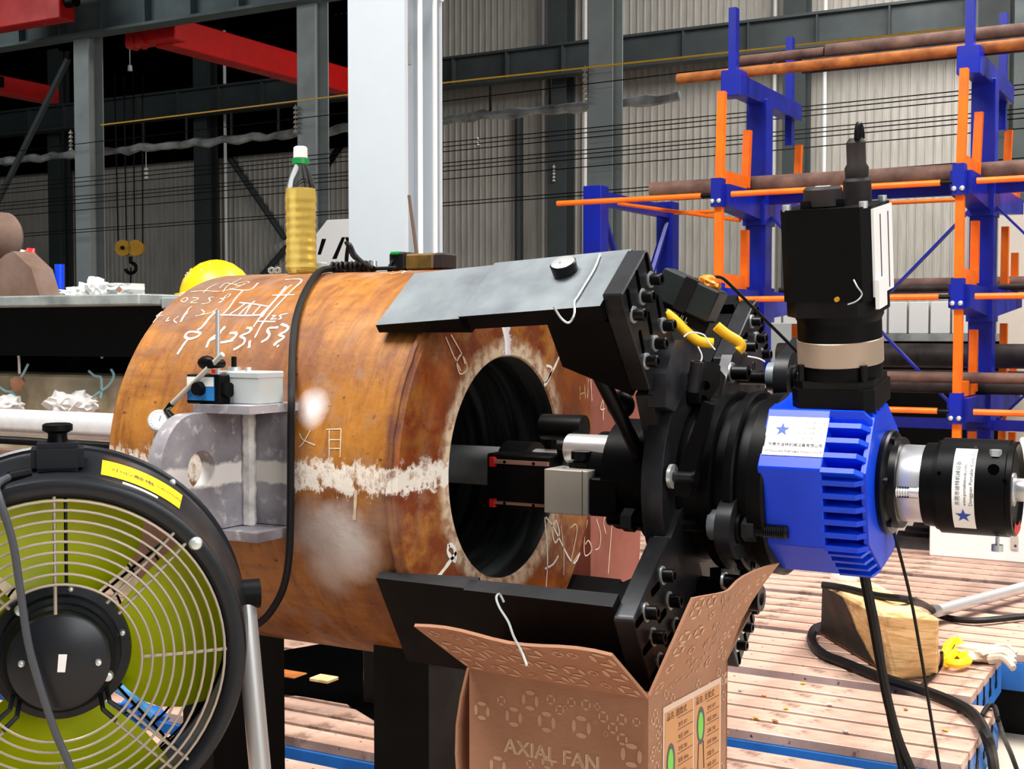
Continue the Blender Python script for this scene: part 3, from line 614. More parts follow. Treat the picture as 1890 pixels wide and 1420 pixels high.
LM = basis(C+Vector((sl-.03, 0, 0)), (0, -1, 0), (0, 0, 1), (1, 0, 0))   # x = toward camera side, y = up, z = +X
m = MB(); holed(m, LM, out_, [hole], .03); lug = build('lifting_lug', m, LUG, drum, smooth=30); lug['label'] = 'grey welded lug plate with a round eye'
fx0, fx1 = at(372, 757, Y=C.y-RD-.09).x-C.x, at(538, 757, Y=C.y-RD).x-C.x
build('upper_gusset', MB().box2(mp(fx0, RD-.08, zt), mp(fx1, RD+.11, zt+.014)), LUG, drum, smooth=0)
build('lower_gusset', MB().box2(mp(sl-.12, RD-.08, zb_-.018), mp(fx1-.01, RD+.08, zb_-.002)), LUG, drum, smooth=0)
build('flank_pad', MB().grid([[pol(sl+(fx1-.005-sl)*j, RD+.0015, 90-math.degrees(math.asin((zb_+(zt-zb_)*i/12)/RD))) for i in range(13)] for j in (0, 1)]), LUG, drum)
m = MB(); m.tube([mp(sl+.006+.002*noise.noise((i*.6, 5, 0)), RD+.012, zb_+(zt-zb_)*i/26) for i in range(27)], lambda f: .013+.003*noise.noise((f*14, 2, 2)), 8); build('weld_bead', m, pm('weld_white', (226, 220, 214), .7, c2=(160, 154, 152), sc=30), drum)
for i, (s0_, s1_, ya, yb) in enumerate(((-.17, -.05, -.2, .2), (-.64, -.56, -.2, .02))):
    pf = [(ya, 0), (yb, 0)]+[(yb+(ya-yb)*k/8, C.z-math.sqrt(RD*RD-(yb+(ya-yb)*k/8)**2)-.0005) for k in range(9)]
    o = build('support_block', MB().prism(pf, basis((C.x+s0_, C.y, 0), (0, 1, 0), (0, 0, 1), (1, 0, 0)), s1_-s0_), BLK, smooth=0)
    tag(o, ['black support block under the near end of the drum, behind the box', 'black support block under the far end of the drum, behind the fan leg'][i], 'support')
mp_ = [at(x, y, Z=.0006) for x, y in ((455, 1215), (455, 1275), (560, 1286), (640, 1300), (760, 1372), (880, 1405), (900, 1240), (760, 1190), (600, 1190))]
m = MB(); m.vf(mp_+[p+ZZ*.005 for p in mp_], [tuple(range(9)), tuple(range(9, 18))[::-1]]+[(i, (i+1) % 9, 9+(i+1) % 9, 9+i) for i in range(9)]); tag(build('painted_shade_sheet', m, ROOFSHADE, smooth=0), 'black sheet standing in for the shade on the plates behind and under the drum', 'mat')  # flat black sheet paints in the drum's shade on the plates
for i, (px, py, mat, d, lab, nm, cat) in enumerate(((598, 1257, WOOD, (.075, .06, .012), 'small pale wood chip on the plate under the drum', 'wood_chip', 'chip'), (520, 1246, RUSTO, (.16, .07, .006), 'rusty sheet offcut on the plate left under the drum', 'sheet_offcut', 'offcut'), (735, 1340, RUSTO, (.06, .05, .02), 'dull rusty scrap on the plate behind the box', 'rusty_scrap', 'scrap'))):
    p = at(px, py, Z=d[2]/2+.001); o = build(nm, MB().box(p+ZZ*.006, d, bev=.002), mat, smooth=0); tag(o, lab, cat)
# ---------------------------------------------------------------- on top of the drum
def top(px, Yo=-.03): 
    p = at(px, 505, Y=C.y+Yo); return Vector((p.x, C.y+Yo, C.z+math.sqrt(RD*RD-Yo*Yo)))
p = top(556); t = thing('oil_bottle', p, 'clear plastic bottle of yellow liquid with white cap standing on the drum', 'bottle')
prof = []
H = .245
def rr(h):
    if h < .012: return .026+.006*h/.012
    if h < .155: return .0325-.0020*(.5+.5*math.sin(h/.0085*PI*1.0))-.0015*math.sin((h-.012)/.143*PI)
    if h < .222: f = (h-.155)/.067; return .0115+.0195*(1-f**1.9)
    return .0115
prof = [(0, 0), (0, .024)]+[(h, rr(h)) for h in [i*.004 for i in range(1, 59)]]
build('bottle_body', MB().lathe(prof+[(.236, .0115), (.236, .0)], p, (0, 0, 1), 36), PET, t)
build('oil', MB().lathe([(.002, 0), (.002, .0225)]+[(h, rr(h)-.0012) for h in [i*.004 for i in range(1, 44)]]+[(.173, 0)], p, (0, 0, 1), 36), OIL, t)
build('cap', MB().lathe([(.234, 0), (.234, .0145), (.254, .014), (.257, .011), (.257, 0)], p, (0, 0, 1), 20), WHT, t)
build('cap_ring', MB().lathe([(.222, .0125), (.222, .0175), (.232, .0175), (.232, .0125), (.222, .0125)], p, (0, 0, 1), 20), GREENP, t)
for i, px in enumerate((505, 516)):
    q = top(px, -.01); o = build('hex_nut', MB().lathe([(0, .004), (0, .0075), (.008, .0075), (.008, .004), (0, .004)], q+Vector((0, -.004, .008)), (0.3, -1, 0), 6), WASH); tag(o, ['smaller silver nut on the drum, left one of two by the bottle', 'silver nut on the drum touching the bottle foot'][i], 'nut')
q = top(592, 0); o = build('grey_block', MB().box(q+Vector((0, 0, .011)), (.022, .02, .022), bev=.002), GREYW, smooth=0); tag(o, 'small grey cube on the drum right of the bottle', 'block')
a, b = top(612, -.03), top(690, -.03); n = 90
o = build('coiled_cord', MB().tube([a.lerp(b, i/n)+Vector((0, .009*math.cos(i*.62), .0105+.009*math.sin(i*.62))) for i in range(n+1)], .0034, 6), RUBBER); tag(o, 'black coiled cord lying on the drum top', 'cord')
o = build('short_cable', MB().tube(smooth_path([top(690, -.05)+Vector((0, 0, .008)), top(672, -.05)+Vector((0, 0, .018)), top(655, -.05)+Vector((0, 0, .036)), top(645, -.05)+Vector((0, 0, .056)), top(640, -.03)+Vector((0, 0, .03)), top(640, -.02)+Vector((0, 0, .004))]), .0042, 8), RUBBER); tag(o, 'black cable end standing up behind the coiled cord', 'cable')
q = top(782, .0); L = .128
t = thing('handheld_radio', q, 'black and amber handheld unit with green tab lying on the drum', 'radio')
for x0, x1, mat, nm, h in ((-.066, -.028, RUBBER, 'end_cap', .036), (-.028, .038, pm('amber_body', (120, 92, 40), .3, c2=(74, 58, 24), sc=30), 'amber_body', .032), (.038, .062, PIPED, 'end_cap', .032)):
    build(nm, MB().box(q+Vector(((x0+x1)/2, 0, h/2)), (x1-x0, .05, h), bev=.004), mat, t)
build('green_tab', MB().box(q+Vector((-.05, -.02, .034)), (.018, .02, .007), bev=.002), GREENP, t)
build('strap', MB().tube(smooth_path([q+Vector((-.055, -.026, .02)), q+Vector((-.06, -.035, .004)), q+Vector((-.052, -.04, -.002)), q+Vector((-.046, -.03, .01))]), .0022, 6), RUBBER, t)
build('antenna', MB().cyl(q+Vector((-.022, .01, .03)), q+Vector((-.034, .0, .148)), .0038, .0032, seg=8), BROWNM, t)
q = top(700, -.04); t = thing('clip_holder', q, 'small black clip with a chrome knob on the drum top', 'clip')
build('clip_arm', MB().box(q+Vector((0.01, 0, .006)), (.06, .016, .007), bev=.002), RUBBER, t); build('chrome_knob', MB().cyl(q+Vector((-.012, -.002, .009)), q+Vector((-.012, -.002, .021)), .007), WASH, t)
# black cable over the drum
cp = [top(690, .02)+Vector((0, 0, .008)), top(640, .02)+Vector((0, 0, .009))]
for x, y in ((602, 497), (585, 506), (570, 527), (556, 556), (546, 590), (541, 630), (539, 680)):
    q = on_drum(x, y, RD+.009) or on_drum(x, y+2, RD+.004)
    if q: cp.append(q)
for x, y in ((538, 740), (537, 800), (536.5, 880), (536, 960), (533, 1030), (524, 1082), (506, 1120), (482, 1148), (440, 1172)): cp.append(at(x, y, Y=C.y-RD-.014-max(0, (900-y))*.0)+Vector((0, -.10 if 730 < y < 1000 else -.05 if y < 1030 else 0, 0))*0)
o = build('black_cable', MB().tube(smooth_path(cp, 5), .0066, 10), RUBBER); tag(o, 'thick black cable looped over the drum and hanging down its flank', 'cable')
# ---------------------------------------------------------------- magnetic dial stand on the gusset
gz = C.z+zt+.014; gy = C.y-RD-.05
p0 = at(448, 746, Y=gy); t = thing('dial_stand', (p0.x, gy, gz), 'grey magnetic base with blue switch plate holding a round dial gauge', 'dial stand')
ax, bx_ = at(405, 746, Y=gy).x, at(492, 746, Y=gy).x
hx = (bx_-ax); gh = .054
build('grey_box', MB().box2((ax, gy-.02, gz), (bx_, gy+.045, gz+gh), bev=.002), GREYW, t)
build('box_lid', MB().box2((ax-.001, gy-.021, gz+gh*.8), (bx_+.001, gy+.046, gz+gh+.001), bev=.002), GREYW, t)
kx = at(432, 690, Y=gy).x; build('knob_collar', MB().cyl((kx, gy, gz+gh), (kx, gy, gz+gh+.008), .012), WASH, t); build('toggle', MB().cyl((kx, gy, gz+gh+.008), (kx, gy, gz+gh+.026), .0045), BLK, t)
kx = at(458, 690, Y=gy).x; build('small_bolt', MB().cyl((kx, gy, gz+gh), (kx, gy, gz+gh+.008), .006, seg=6), WASH, t)
# switch block, blue face turned to +X/-Y (towards the camera)
fx = at(347, 727, Y=gy-.045).x; f1 = at(396, 727, Y=gy-.045).x
build('magnet_block', MB().box2((fx-.004, gy-.045, gz), (f1+.012, gy+.03, gz+.05), bev=.002), BLK, t)
bf = build('switch_plate', MB().box2((fx, gy-.047, gz+.006), (f1, gy-.045, gz+.046)), pm('switch_blue', (40, 130, 205), .4), t, smooth=0); build('switch_label', MB().box2((fx, gy-.0475, gz+.03), (f1, gy-.0465, gz+.046)), LABEL, t, smooth=0)
mx = (fx+f1)/2; build('switch_dial', MB().cyl((mx, gy-.046, gz+.026), (mx, gy-.058, gz+.026), .0125, .011, seg=24), BLK, t)
a = at(402, 572, Y=gy-.02); b = at(402, 732, Y=gy-.02); build('pillar', MB().cyl(a, b, .0042, seg=12), CHROME, t)
build('pillar_clamp', MB().box(at(413, 722, Y=gy-.02), (.012, .02, .026), bev=.003), BLK, t); build('clamp_knob', MB().cyl(at(418, 720, Y=gy-.03), at(424, 720, Y=gy-.03), .013, seg=14), BLK, t)
a = at(300, 763, Y=gy-.05); b = at(411, 654, Y=gy-.05); build('cross_rod', MB().cyl(a, b, .0045, seg=12), ALU, t)
q = at(394, 672, Y=gy-.045); build('swivel', MB().cyl(q+Vector((0, .022, 0)), q+Vector((0, -.01, 0)), .0075, seg=14), BLK, t); build('swivel_knob', MB().sphere(at(382, 670, Y=gy-.0), .016, sub=2, sc=(1.3, .6, .8)), BLK, t); build('red_pin', MB().cyl(at(394, 682, Y=gy-.03), at(394, 690, Y=gy-.03), .0035, seg=8), REDP, t)
build('link_arm', MB().tube([at(318, 745, Y=gy-.05), at(307, 757, Y=gy-.05), at(318, 770, Y=gy-.055), at(334, 778, Y=gy-.03)], .0055, 8), BLK, t)
q = at(294, 777, Y=gy-.06); d = (Vector((0, 0, CAMZ))-q).normalized(); d = (d+Vector((.0, 0, .25))).normalized()
dg = build('dial_gauge', MB().lathe([(-.012, 0), (-.012, .0185), (0, .02), (.002, .019), (.002, 0)], q, d, 32), GREYW, t); build('dial_face', MB().cyl(q+d*.002, q+d*.003, .017, seg=32), LABEL, t)
fr = frame(q+d*.0035, d, Vector((1, 0, 0))); nd = MB()
for k in range(20): an = k*PI/10; nd.box((.0145*math.cos(an), .0145*math.sin(an), 0), (.002, .0005, .0004), fr @ Matrix.Identity(4))
nd.box((0, .004, 0), (.0008, .010, .0004), fr); build('dial_marks', nd, INK, t, smooth=0); build('dial_stem', MB().cyl(q+Vector((-.004, 0, -.018)), q+Vector((-.012, 0, -.036)), .004, seg=8), ALU, t)
# ================================================================ BORING MACHINE
mach = thing('boring_machine', C+Vector((.3, 0, -.3)), 'black portable boring machine with blue gearbox and tall black motor clamped on the drum', 'boring machine')
def arm_frame(phi):
    a = math.radians(phi); return basis(C, (1, 0, 0), (0, -math.cos(a), -math.sin(a)), (0, -math.sin(a), math.cos(a))) # x=s, y=tangent, z=radial
SF = .38; TT = .034
PHIS = (38, 128, 218, -52)
# arm meshes in arm-local coordinates
def rot_slot(mb, y, z, L, w, ang):
    c, s = math.cos(ang), math.sin(ang); pts = []
    for k in range(13): a = PI/2*0+PI*k/12-PI/2; pts.append((L/2+w/2*math.cos(a), w/2*math.sin(a)))
    pts += [(-x, -yy) for x, yy in pts]
    M = basis((SF-.0005, 0, 0), (0, 1, 0), (0, 0, 1), (1, 0, 0))
    mb.prism([(y+px*c-py*s, z+px*s+py*c) for px, py in pts], M, .0012)
W_ = .064
armP = MB(); armP.prism([(-W_, .245), (-W_*.75, .225), (W_*.5, .225), (W_, .255), (W_, .418), (W_*.9, .442), (-W_*.95, .442), (-W_, .435)], basis((SF-TT, 0, 0), (0, 1, 0), (0, 0, 1), (1, 0, 0)), TT)
bmesh.ops.bevel(armP.bm, geom=armP.bm.edges[:], offset=.002, segments=1, affect='EDGES')
armP = armP.mesh('arm_plate', None, 20)
A0i = arm_frame(38).inverted()
def armloc(px, py): q = A0i @ at(px, py, X=C.x+SF); return q.y, q.z
SLOTM = []
for px, py in ((1195, 489), (1178, 521), (1161, 556), (1215, 566), (1199, 597), (1184, 631)):
    m_ = MB(); rot_slot(m_, *armloc(px, py), .030, .0105, math.radians(104)); SLOTM.append(m_.mesh('slot', None, 0))
BOLTS = [armloc(px, py) for px, py in ((1200, 516), (1185, 548), (1169, 581), (1224, 601), (1209, 634), (1193, 667))]
bolt = MB(); bolt.lathe([(0, .0095), (0, .0135), (.0024, .0135), (.0024, .0095)], (0, 0, 0), (1, 0, 0), 18); washer = bolt.mesh('washer')
head = MB().lathe([(.002, 0), (.002, .0098), (.0195, .0098), (.0208, .0088), (.0208, .0058), (.0105, .0058), (.0105, 0)], (0, 0, 0), (1, 0, 0), 18).mesh('bolt')
barw = .076
def barm(s0, s1, r0, r1, w, bev=.002): return MB().box(((s0+s1)/2, 0, (r0+r1)/2), (s1-s0, 2*w, r1-r0), bev=bev)
bar = MB(); bar.hexa([(.085, -barw, .388), (SF-TT+.001, -barw, .404), (SF-TT+.001, barw, .404), (.085, barw, .388), (.085, -barw, .415), (SF-TT+.001, -barw, .434), (SF-TT+.001, barw, .434), (.085, barw, .415)]); bar = bar.mesh('clamp_bar', None, 0)
LOWM = T((.042, .043, -.002)) @ T((-.09, 0, .39)) @ Matrix.Rotation(math.radians(4.06), 4, 'Y') @ T((.09, 0, -.39)) @ Matrix.Diagonal((1, 1.22, 1, 1))
pad = MB(); pad.hexa([(-.088, -barw, .382), (.10, -barw, .382), (.10, barw, .382), (-.088, barw, .382), (-.088, -barw, .398), (.10, -barw, .412), (.10, barw, .412), (-.088, barw, .398)]); pad = pad.mesh('clamp_pad', None, 0)
rib = MB(); rib.prism([(.345, .245), (.345, .39), (.20, .39), (.25, .33)], basis((0, .012, 0), (1, 0, 0), (0, 0, 1), (0, -1, 0)), .024); rib = rib.mesh('rib', None, 0)
shoe = MB().box((.0, 0, .379), (.14, 2*barw*.86, .008)).mesh('clamp_shoe', None, 0)
for i, ph in enumerate(PHIS):
    A = arm_frame(ph); light = i in (0, 3)
    if i == 1: A = arm_frame(120) @ LOWM
    ap = place('arm_plate', armP.copy(), OXIDE, mach, A)
    for me_ in SLOTM: place('slot', me_, ROOFSHADE, ap, A)
    for y, z in BOLTS:
        place('washer', washer, WASH, ap, A @ T((SF, y, z))); place('bolt', head, SCREW, ap, A @ T((SF, y, z)))
    for nm_, me_ in (('clamp_bar', bar.copy()), ('clamp_pad', pad.copy())):
        me_.materials.append(GRIND if light else OXIDE); me_.materials.append(OXIDED)   # lit face kept paler, the other faces blackened as painted shade
        for p_ in me_.polygons: p_.material_index = 0 if (p_.normal.z > .8 if light else p_.normal.y < -.8) else 1
        place(nm_, me_, None, mach, A)
    place('rib', rib, OXIDED, mach, A)
# thick L web between the upper front bar and its plate, seen dark from below
for ph in (38, -52):
    A = arm_frame(ph); place('bracket_web', MB().hexa([(.235, -.07, .30), (.345, -.07, .24), (.345, .062, .24), (.235, .062, .30), (.235, -.07, .392), (.345, -.07, .392), (.345, .062, .392), (.235, .062, .392)]).mesh('bracket_web', None, 0), OXIDED, mach, A)
# hub
hub = build('hub_plate', MB().lathe([(SF-.02, .10), (SF-.02, .198), (SF-.017, .2), (SF+.014, .2), (SF+.017, .198), (SF+.017, .06)], C, (1, 0, 0), 72), OXIDE, mach)
arms = MB()
for ph in PHIS:
    A = arm_frame(ph) if ph != 128 else arm_frame(120) @ T((.03, .043, 0)); arms.prism([(-.085, .12), (-.06, .24), (.06, .24), (.085, .12)], A @ basis((SF-TT+.002, 0, 0), (0, 1, 0), (0, 0, 1), (1, 0, 0)), TT-.004)
build('hub_arm', arms, OXIDE, mach, smooth=0)
hp = [(SF-.002, .145), (.405, .145), (.408, .14), (.44, .135), (.44, .152), (.458, .154), (.460, .150), (.46, .138), (.482, .138), (.482, .154), (.496, .156), (.499, .152), (.499, .14), (.520, .138), (.520, .152), (.545, .154), (.549, .150), (.549, .12)]
build('hub_barrel', MB().lathe(hp, C, (1, 0, 0), 72), OXIDED, mach)
build('hub_back', MB().lathe([(SF-TT, .12), (.31, .12), (.30, .10), (.24, .10), (.235, .075), (.2, .075), (.2, .04)], C, (1, 0, 0), 48), OXIDED, mach)
# curved links on the hub with eye bolt
for (v, z, L) in ((.15, -.0, .1),):
    e = mp(.425, .168, .02); build('link_plate', MB().prism([(-.02, -.03), (.012, -.03), (.02, .0), (.05, .12), (.035, .125), (-.005, .02)], basis(e, (1, 0, 0), (0, 0, 1), (0, -1, 0)), .014), OXIDED, mach, smooth=0)
    build('eye_washer', MB().cyl(mp(.405, .182, .022), mp(.411, .182, .022), .020, seg=24), WASH, mach); build('eye_pin', MB().cyl(mp(.411, .182, .022), mp(.445, .182, .022), .009, seg=14), OXIDE, mach); build('eye_cap', MB().cyl(mp(.445, .182, .022), mp(.45, .182, .022), .0125, seg=14), SCREW, mach)
# threaded tie rods with ear lugs
def tie(v, z, s0, s1, mat=SCREW):
    m = MB(); n = int((s1-s0)/.0035); m.lathe([(s0, 0)]+[(s0+i*.0035+k*.00175, .0098 if k == 0 else .0118) for i in range(n) for k in (0, 1)]+[(s1, .0095), (s1, 0)], mp(0, v, z), (1, 0, 0), 14)
    tr = build('tie_rod', m, SCREW, mach)
    for a, b in ((.30, .32), (.455, .475), (.512, .532)): build('hex_nut', MB().cyl(mp(a, v, z), mp(b, v, z), .020, seg=6), OXIDE, tr)
    build('ear', MB().prism([(.05*math.cos(a), .05*math.sin(a)) for a in [PI*k/12-PI/2 for k in range(13)]]+[(-.07, .075), (-.09, -.05)], basis(mp(.478, v, z), (0, -1, 0), (0, 0, 1), (1, 0, 0)), .026), OXIDE, tr)
    build('ear_washer', MB().cyl(mp(.504, v, z), mp(.509, v, z), .027, seg=24), SCREW, tr)
    build('spacer', MB().cyl(mp(.456, v, z+.004), mp(.478, v, z+.004), .026, seg=20), GRIND, tr)
tv = at(1350, 975, X=C.x+.49); tie(-(tv-C).y, (tv-C).z, .27, .585)
tie(-.16, .17, .27, .52)
# lugs between the arms (top and lower)
for v, z, r in ((.05, -.19, .028), (-.18, .05, .03)):
    build('clevis', MB().box(mp(.44, v, z), (.09, .05, .05), bev=.008), OXIDED, mach); build('clevis_bolt', MB().lathe([(.0, .012), (0, .022), (.03, .022), (.03, .012), (.02, 0)], mp(.485, v, z), (1, 0, 0), 20), SCREW, mach)
build('inner_bracket', MB().prism([(-.05, .15), (-.03, .29), (.03, .29), (.05, .15)], arm_frame(173) @ basis((.43, 0, 0), (0, 1, 0), (0, 0, 1), (1, 0, 0)), .02), OXIDED, mach, smooth=0)
for k, (px, py) in enumerate(((1335, 1072), (1360, 1040), (1365, 1062))):
    q = at(px, py, X=C.x+.47); build('washer', MB().cyl(q, q+Vector((.004, 0, 0)), .0145, seg=20), WASH, mach); build('cap_screw', MB().lathe([(.004, 0), (.004, .0115), (.03, .0115), (.031, .0065), (.02, .0065), (.02, 0)], q, (1, 0, 0), 20), SCREW, mach)
def xplate(nm, pxs, s_, h, mat):
    P = [at(x, y, X=C.x+s_) for x, y in pxs]; return build(nm, MB().prism([(p.y, p.z) for p in P], basis((C.x+s_-h, 0, 0), (0, 1, 0), (0, 0, 1), (1, 0, 0)), h), mat, mach, smooth=0)
PLG = pm('worn_bracket_steel', (66, 65, 70), .36, .35, c2=(30, 30, 33), sc=14, spec=.4)
xplate('arm_bracket', ((1246, 628), (1273, 628), (1303, 652), (1270, 712), (1246, 760), (1228, 752), (1229, 690)), .40, .03, PLG)
ab = xplate('arm_bracket', ((1352, 655), (1376, 630), (1404, 636), (1412, 700), (1410, 742), (1392, 744), (1378, 732), (1362, 736), (1338, 748), (1330, 742)), .40, .02, PLG)
xplate('arm_bracket', ((1290, 690), (1316, 668), (1330, 676), (1328, 712), (1302, 752), (1290, 744)), .42, .02, OXIDED)
for x, y in ((1302, 712), (1297, 738)): build('bracket_hole', MB().cyl(at(x, y, X=C.x+.4195), at(x, y, X=C.x+.4205), .008, seg=14), ROOFSHADE, mach)
for x, y, k in ((1350, 688, 1.25), (1382, 695, 1), (1374, 640, .9)):
    q = at(x, y, X=C.x+.40); build('bracket_washer', MB().cyl(q, q+Vector((.003, 0, 0)), .0150*k, seg=20), WASH, mach); build('bracket_bolt', MB().lathe([(.003, 0), (.003, .0115*k), (.026*k, .0115*k), (.027*k, .0065), (.016, .0065), (.016, 0)], q, (1, 0, 0), 20), SCREW, mach)
q = at(1278, 700, X=C.x+.43); build('tube_end', MB().lathe([(0, .006), (0, .0105), (.05, .0105), (.05, .006), (0, .006)], q-Vector((0, 0, .02)), (0.2, -.1, 1), 16), OXIDE, mach)
# boring bar, slide and tool head
build('boring_bar', MB().cyl(mp(-.30, 0, .0), mp(.30, 0, .0), .037, seg=40), CHROME, mach)
sb = at(1045, 905, Y=C.y-.10)
xa, xb = at(1004, 905, Y=C.y-.105).x, at(1084, 905, Y=C.y-.105).x
z0, z1 = at(1045, 950, Y=C.y-.105).z, at(1045, 868, Y=C.y-.105).z
tb = build('tool_block', MB().box2((xa, C.y-.105, z0), (xb, C.y-.025, z1), bev=.0015), ALU, mach, smooth=0)
build('tool_seam', MB().box2((xa+(xb-xa)*.88, C.y-.1056, z0), (xa+(xb-xa)*.89, C.y-.104, z1)), INK, tb, smooth=0)
build('black_carrier', MB().box2((xb, C.y-.10, z0+.0), (xb+.055, C.y-.0, z1-.012), bev=.003), OXIDED, mach)
build('black_carrier', MB().box2((xb+.05, C.y-.085, z0+.01), (xb+.10, C.y+.05, z1+.01), bev=.012), OXIDED, mach)
build('slide_body', MB().box2((xa-.13, C.y-.085, z0-.0), (xa, C.y+.02, z1+.02), bev=.003), OXIDED, mach)
for (yy0, yy1) in ((848, 860), (925, 936)):
    a, b = at(915, yy0, Y=C.y-.088), at(1000, yy1, Y=C.y-.088); rl = build('linear_rail', MB().box2((a.x, C.y-.094, b.z), (xa, C.y-.085, a.z)), pm('rail_bronze', (165, 128, 112), .35, .4) if yy0 < 900 else bpy.data.materials['rail_bronze'], mach, smooth=0)
    build('red_end_seal', MB().box2((a.x-.009, C.y-.096, b.z-.006), (a.x, C.y-.082, a.z+.004)), REDP, mach, smooth=0)
    for f in (.2, .75): build('rail_hole', MB().cyl((a.x+(xa-a.x)*f, C.y-.0945, (a.z+b.z)/2), (a.x+(xa-a.x)*f, C.y-.0935, (a.z+b.z)/2), .003, seg=10), ROOFSHADE, rl)
kx = (xa+xb)/2+.01; kb = build('clamp_knob', MB().lathe([(0, .008), (.016, .008), (.016, .0195), (.03, .0195), (.031, .017), (.031, 0)], (kx, C.y-.06, z1), (0, 0, 1), 24), SCREW, mach); build('knob_base', MB().box((kx, C.y-.06, z1+.006), (.045, .02, .012), bev=.002), SCREW, kb)
st = MB(); star(st, basis((xa+.025, C.y-.075, z1+.0006), (1, 0, 0), (0, 1, 0), (0, 0, 1)), .006); build('blue_star', st, INKB, tb, smooth=0)
q0 = at(1012, 788, Y=C.y+.0); build('black_sleeve', MB().cyl((q0.x-.01, C.y, q0.z), (q0.x+.075, C.y, q0.z), .024, seg=24), OXIDED, mach); build('black_sleeve', MB().cyl(mp(.0, 0, .0), mp(.06, 0, 0), .05, seg=32), OXIDED, mach)
build('bar_collar', MB().cyl(mp(.19, 0, 0), mp(.30, 0, 0), .055, seg=32), OXIDED, mach); 
q0 = at(1052, 828, F=2.36); q1 = at(1135, 832, F=2.31); build('feed_shaft', MB().cyl(q0, q1, .027, seg=32), CHROME, mach); build('shaft_collar', MB().cyl(q0-Vector((.018, 0, 0)), q0, .018, seg=24), SCREW, mach)
# diagonal strut with ball knob
a, b = at(1085, 655, X=C.x+.20), at(1182, 850, X=C.x+.28); a = at(1088, 655, F=2.12); b = at(1180, 840, F=2.2)
build('strut', MB().cyl(a, b, .0135, .012, seg=16), SCREW, mach); q = at(1146, 748, F=2.2); build('ball_knob', MB().sphere(q, .024, sub=3), OXIDE, mach)
# bar-mounted round pin on the upper front arm
A = arm_frame(33); P1 = A @ Vector((.245, .012, .417)); nrm = (A.to_3x3() @ Vector((0, 0, 1)))
pin = build('round_pin', MB().lathe([(0, .015), (.012, .015), (.012, .021), (.028, .022), (.030, .020), (.030, 0)], P1, nrm, 32), SCREW, mach); build('pin_face', MB().lathe([(.0302, .020), (.031, .018), (.0305, .006), (.032, .004), (.032, 0)], P1, nrm, 32), STEELT, pin)
# ---- gearbox
DL = math.radians(13)
GB = basis(mp(0, .0, .012), (1, 0, 0), (0, -math.cos(DL), -math.sin(DL)), (0, -math.sin(DL), math.cos(DL)))  # x=s, y=front normal, z=up
hf, hb, ht, hbt, ch = .142, .105, .138, .140, .074
def octo(k=0):
    f, b, t, d = hf-k, -hb+k, ht-k, -hbt+k; c = ch-k*.4
    return [(f, t-c), (f-c, t), (b+c, t), (b, t-c), (b, d+c), (b+c, d), (f-c, d), (f, d+c)]
PX = lambda s: GB @ basis((s, 0, 0), (0, 1, 0), (0, 0, 1), (1, 0, 0))
g0, g1, g2 = .540, .642, .706
m = MB(); m.prism(octo(), PX(g0), g1-g0); bmesh.ops.bevel(m.bm, geom=m.bm.edges[:], offset=.0015, segments=1, affect='EDGES')
gear = build('gearbox', m, BLUE, mach, smooth=20); gear['label'] = 'blue finned gearbox'
build('finned_core', MB().prism(octo(.032), PX(g1), g2-g1-.004), BLUE, gear, smooth=0)
def fin_at(p, q, f, thick):   # p,q polygon corners (y,z)
    a = Vector(p); b = Vector(q); d = (b-a).normalized(); nn = Vector((d.y, -d.x)); c = a.lerp(b, f)
    if nn.dot(c) < 0: nn = -nn
    o = MB(); o.prism([(g1-.001, 0), (g1-.001, -.034), (g2-.001, -.034), (g2-.001, -.012), (g2-.013, 0)], GB @ basis((0, c.x-d.x*thick/2, c.y-d.y*thick/2), (1, 0, 0), (0, nn.x, nn.y), (0, d.x, d.y)), thick); return o
oc = octo(); cnt = {0: 4, 1: 5, 2: 3, 7: 6, 6: 4, 5: 6, 4: 3, 3: 6}
for e in range(8):
    p, q = oc[e], oc[(e+1) % 8]; k = cnt[e]
    for i in range(k): build('cooling_fin', fin_at(p, q, (i+.0)/k, .0085), BLUE, gear, smooth=0)
build('end_plate', MB().prism(octo(.012), PX(g2-.006), .008), BLUE, gear, smooth=0)
# name plate on the front chamfer
# the label sits on the upper front facet (octo edge 0)
pa, pb = Vector(oc[0]), Vector(oc[1]); fd = (pb-pa); fl = fd.length; fn = Vector((fd.y, -fd.x)).normalized()
if fn.dot(pa) < 0: fn = -fn
NPM = GB @ basis((g0, pa.x, pa.y), (1, 0, 0), (0, fd.x/fl, fd.y/fl), (0, fn.x, fn.y))
lw, lh = .098, fl*.66
lb = build('name_plate', MB().box((.004+lw/2, fl*.20+lh/2, .0008), (lw, lh, .0014), NPM), LABEL, gear, smooth=0)
tx = MB(); star(tx, NPM @ T((.030, fl*.20+lh*.66, .0018)), .0125); build('blue_star', tx, INKB, gear, smooth=0)
tx = MB(); text(tx, '东莞市迪特机械设备有限公司', .0068, NPM @ T((.011, fl*.20+lh*.24, .0018))); text(tx, '东莞市迪特机械设备有限公司', .0068, NPM @ T((.0112, fl*.20+lh*.242, .0019))); text(tx, 'DONGGUAN PORTABLE TOOLS CO.,LTD', .0050, NPM @ T((.0082, fl*.20+lh*.081, .0019))); text(tx, 'DONGGUAN PORTABLE TOOLS CO.,LTD', .0050, NPM @ T((.008, fl*.20+lh*.08, .0018)))
for k in range(4): text(tx, 'Tel: 0769-22658820 22658'[:24-3*k], .0040, NPM @ T((.054, fl*.20+lh*(.84-k*.135), .0018)))
build('lettering', tx, INK, gear, smooth=0)
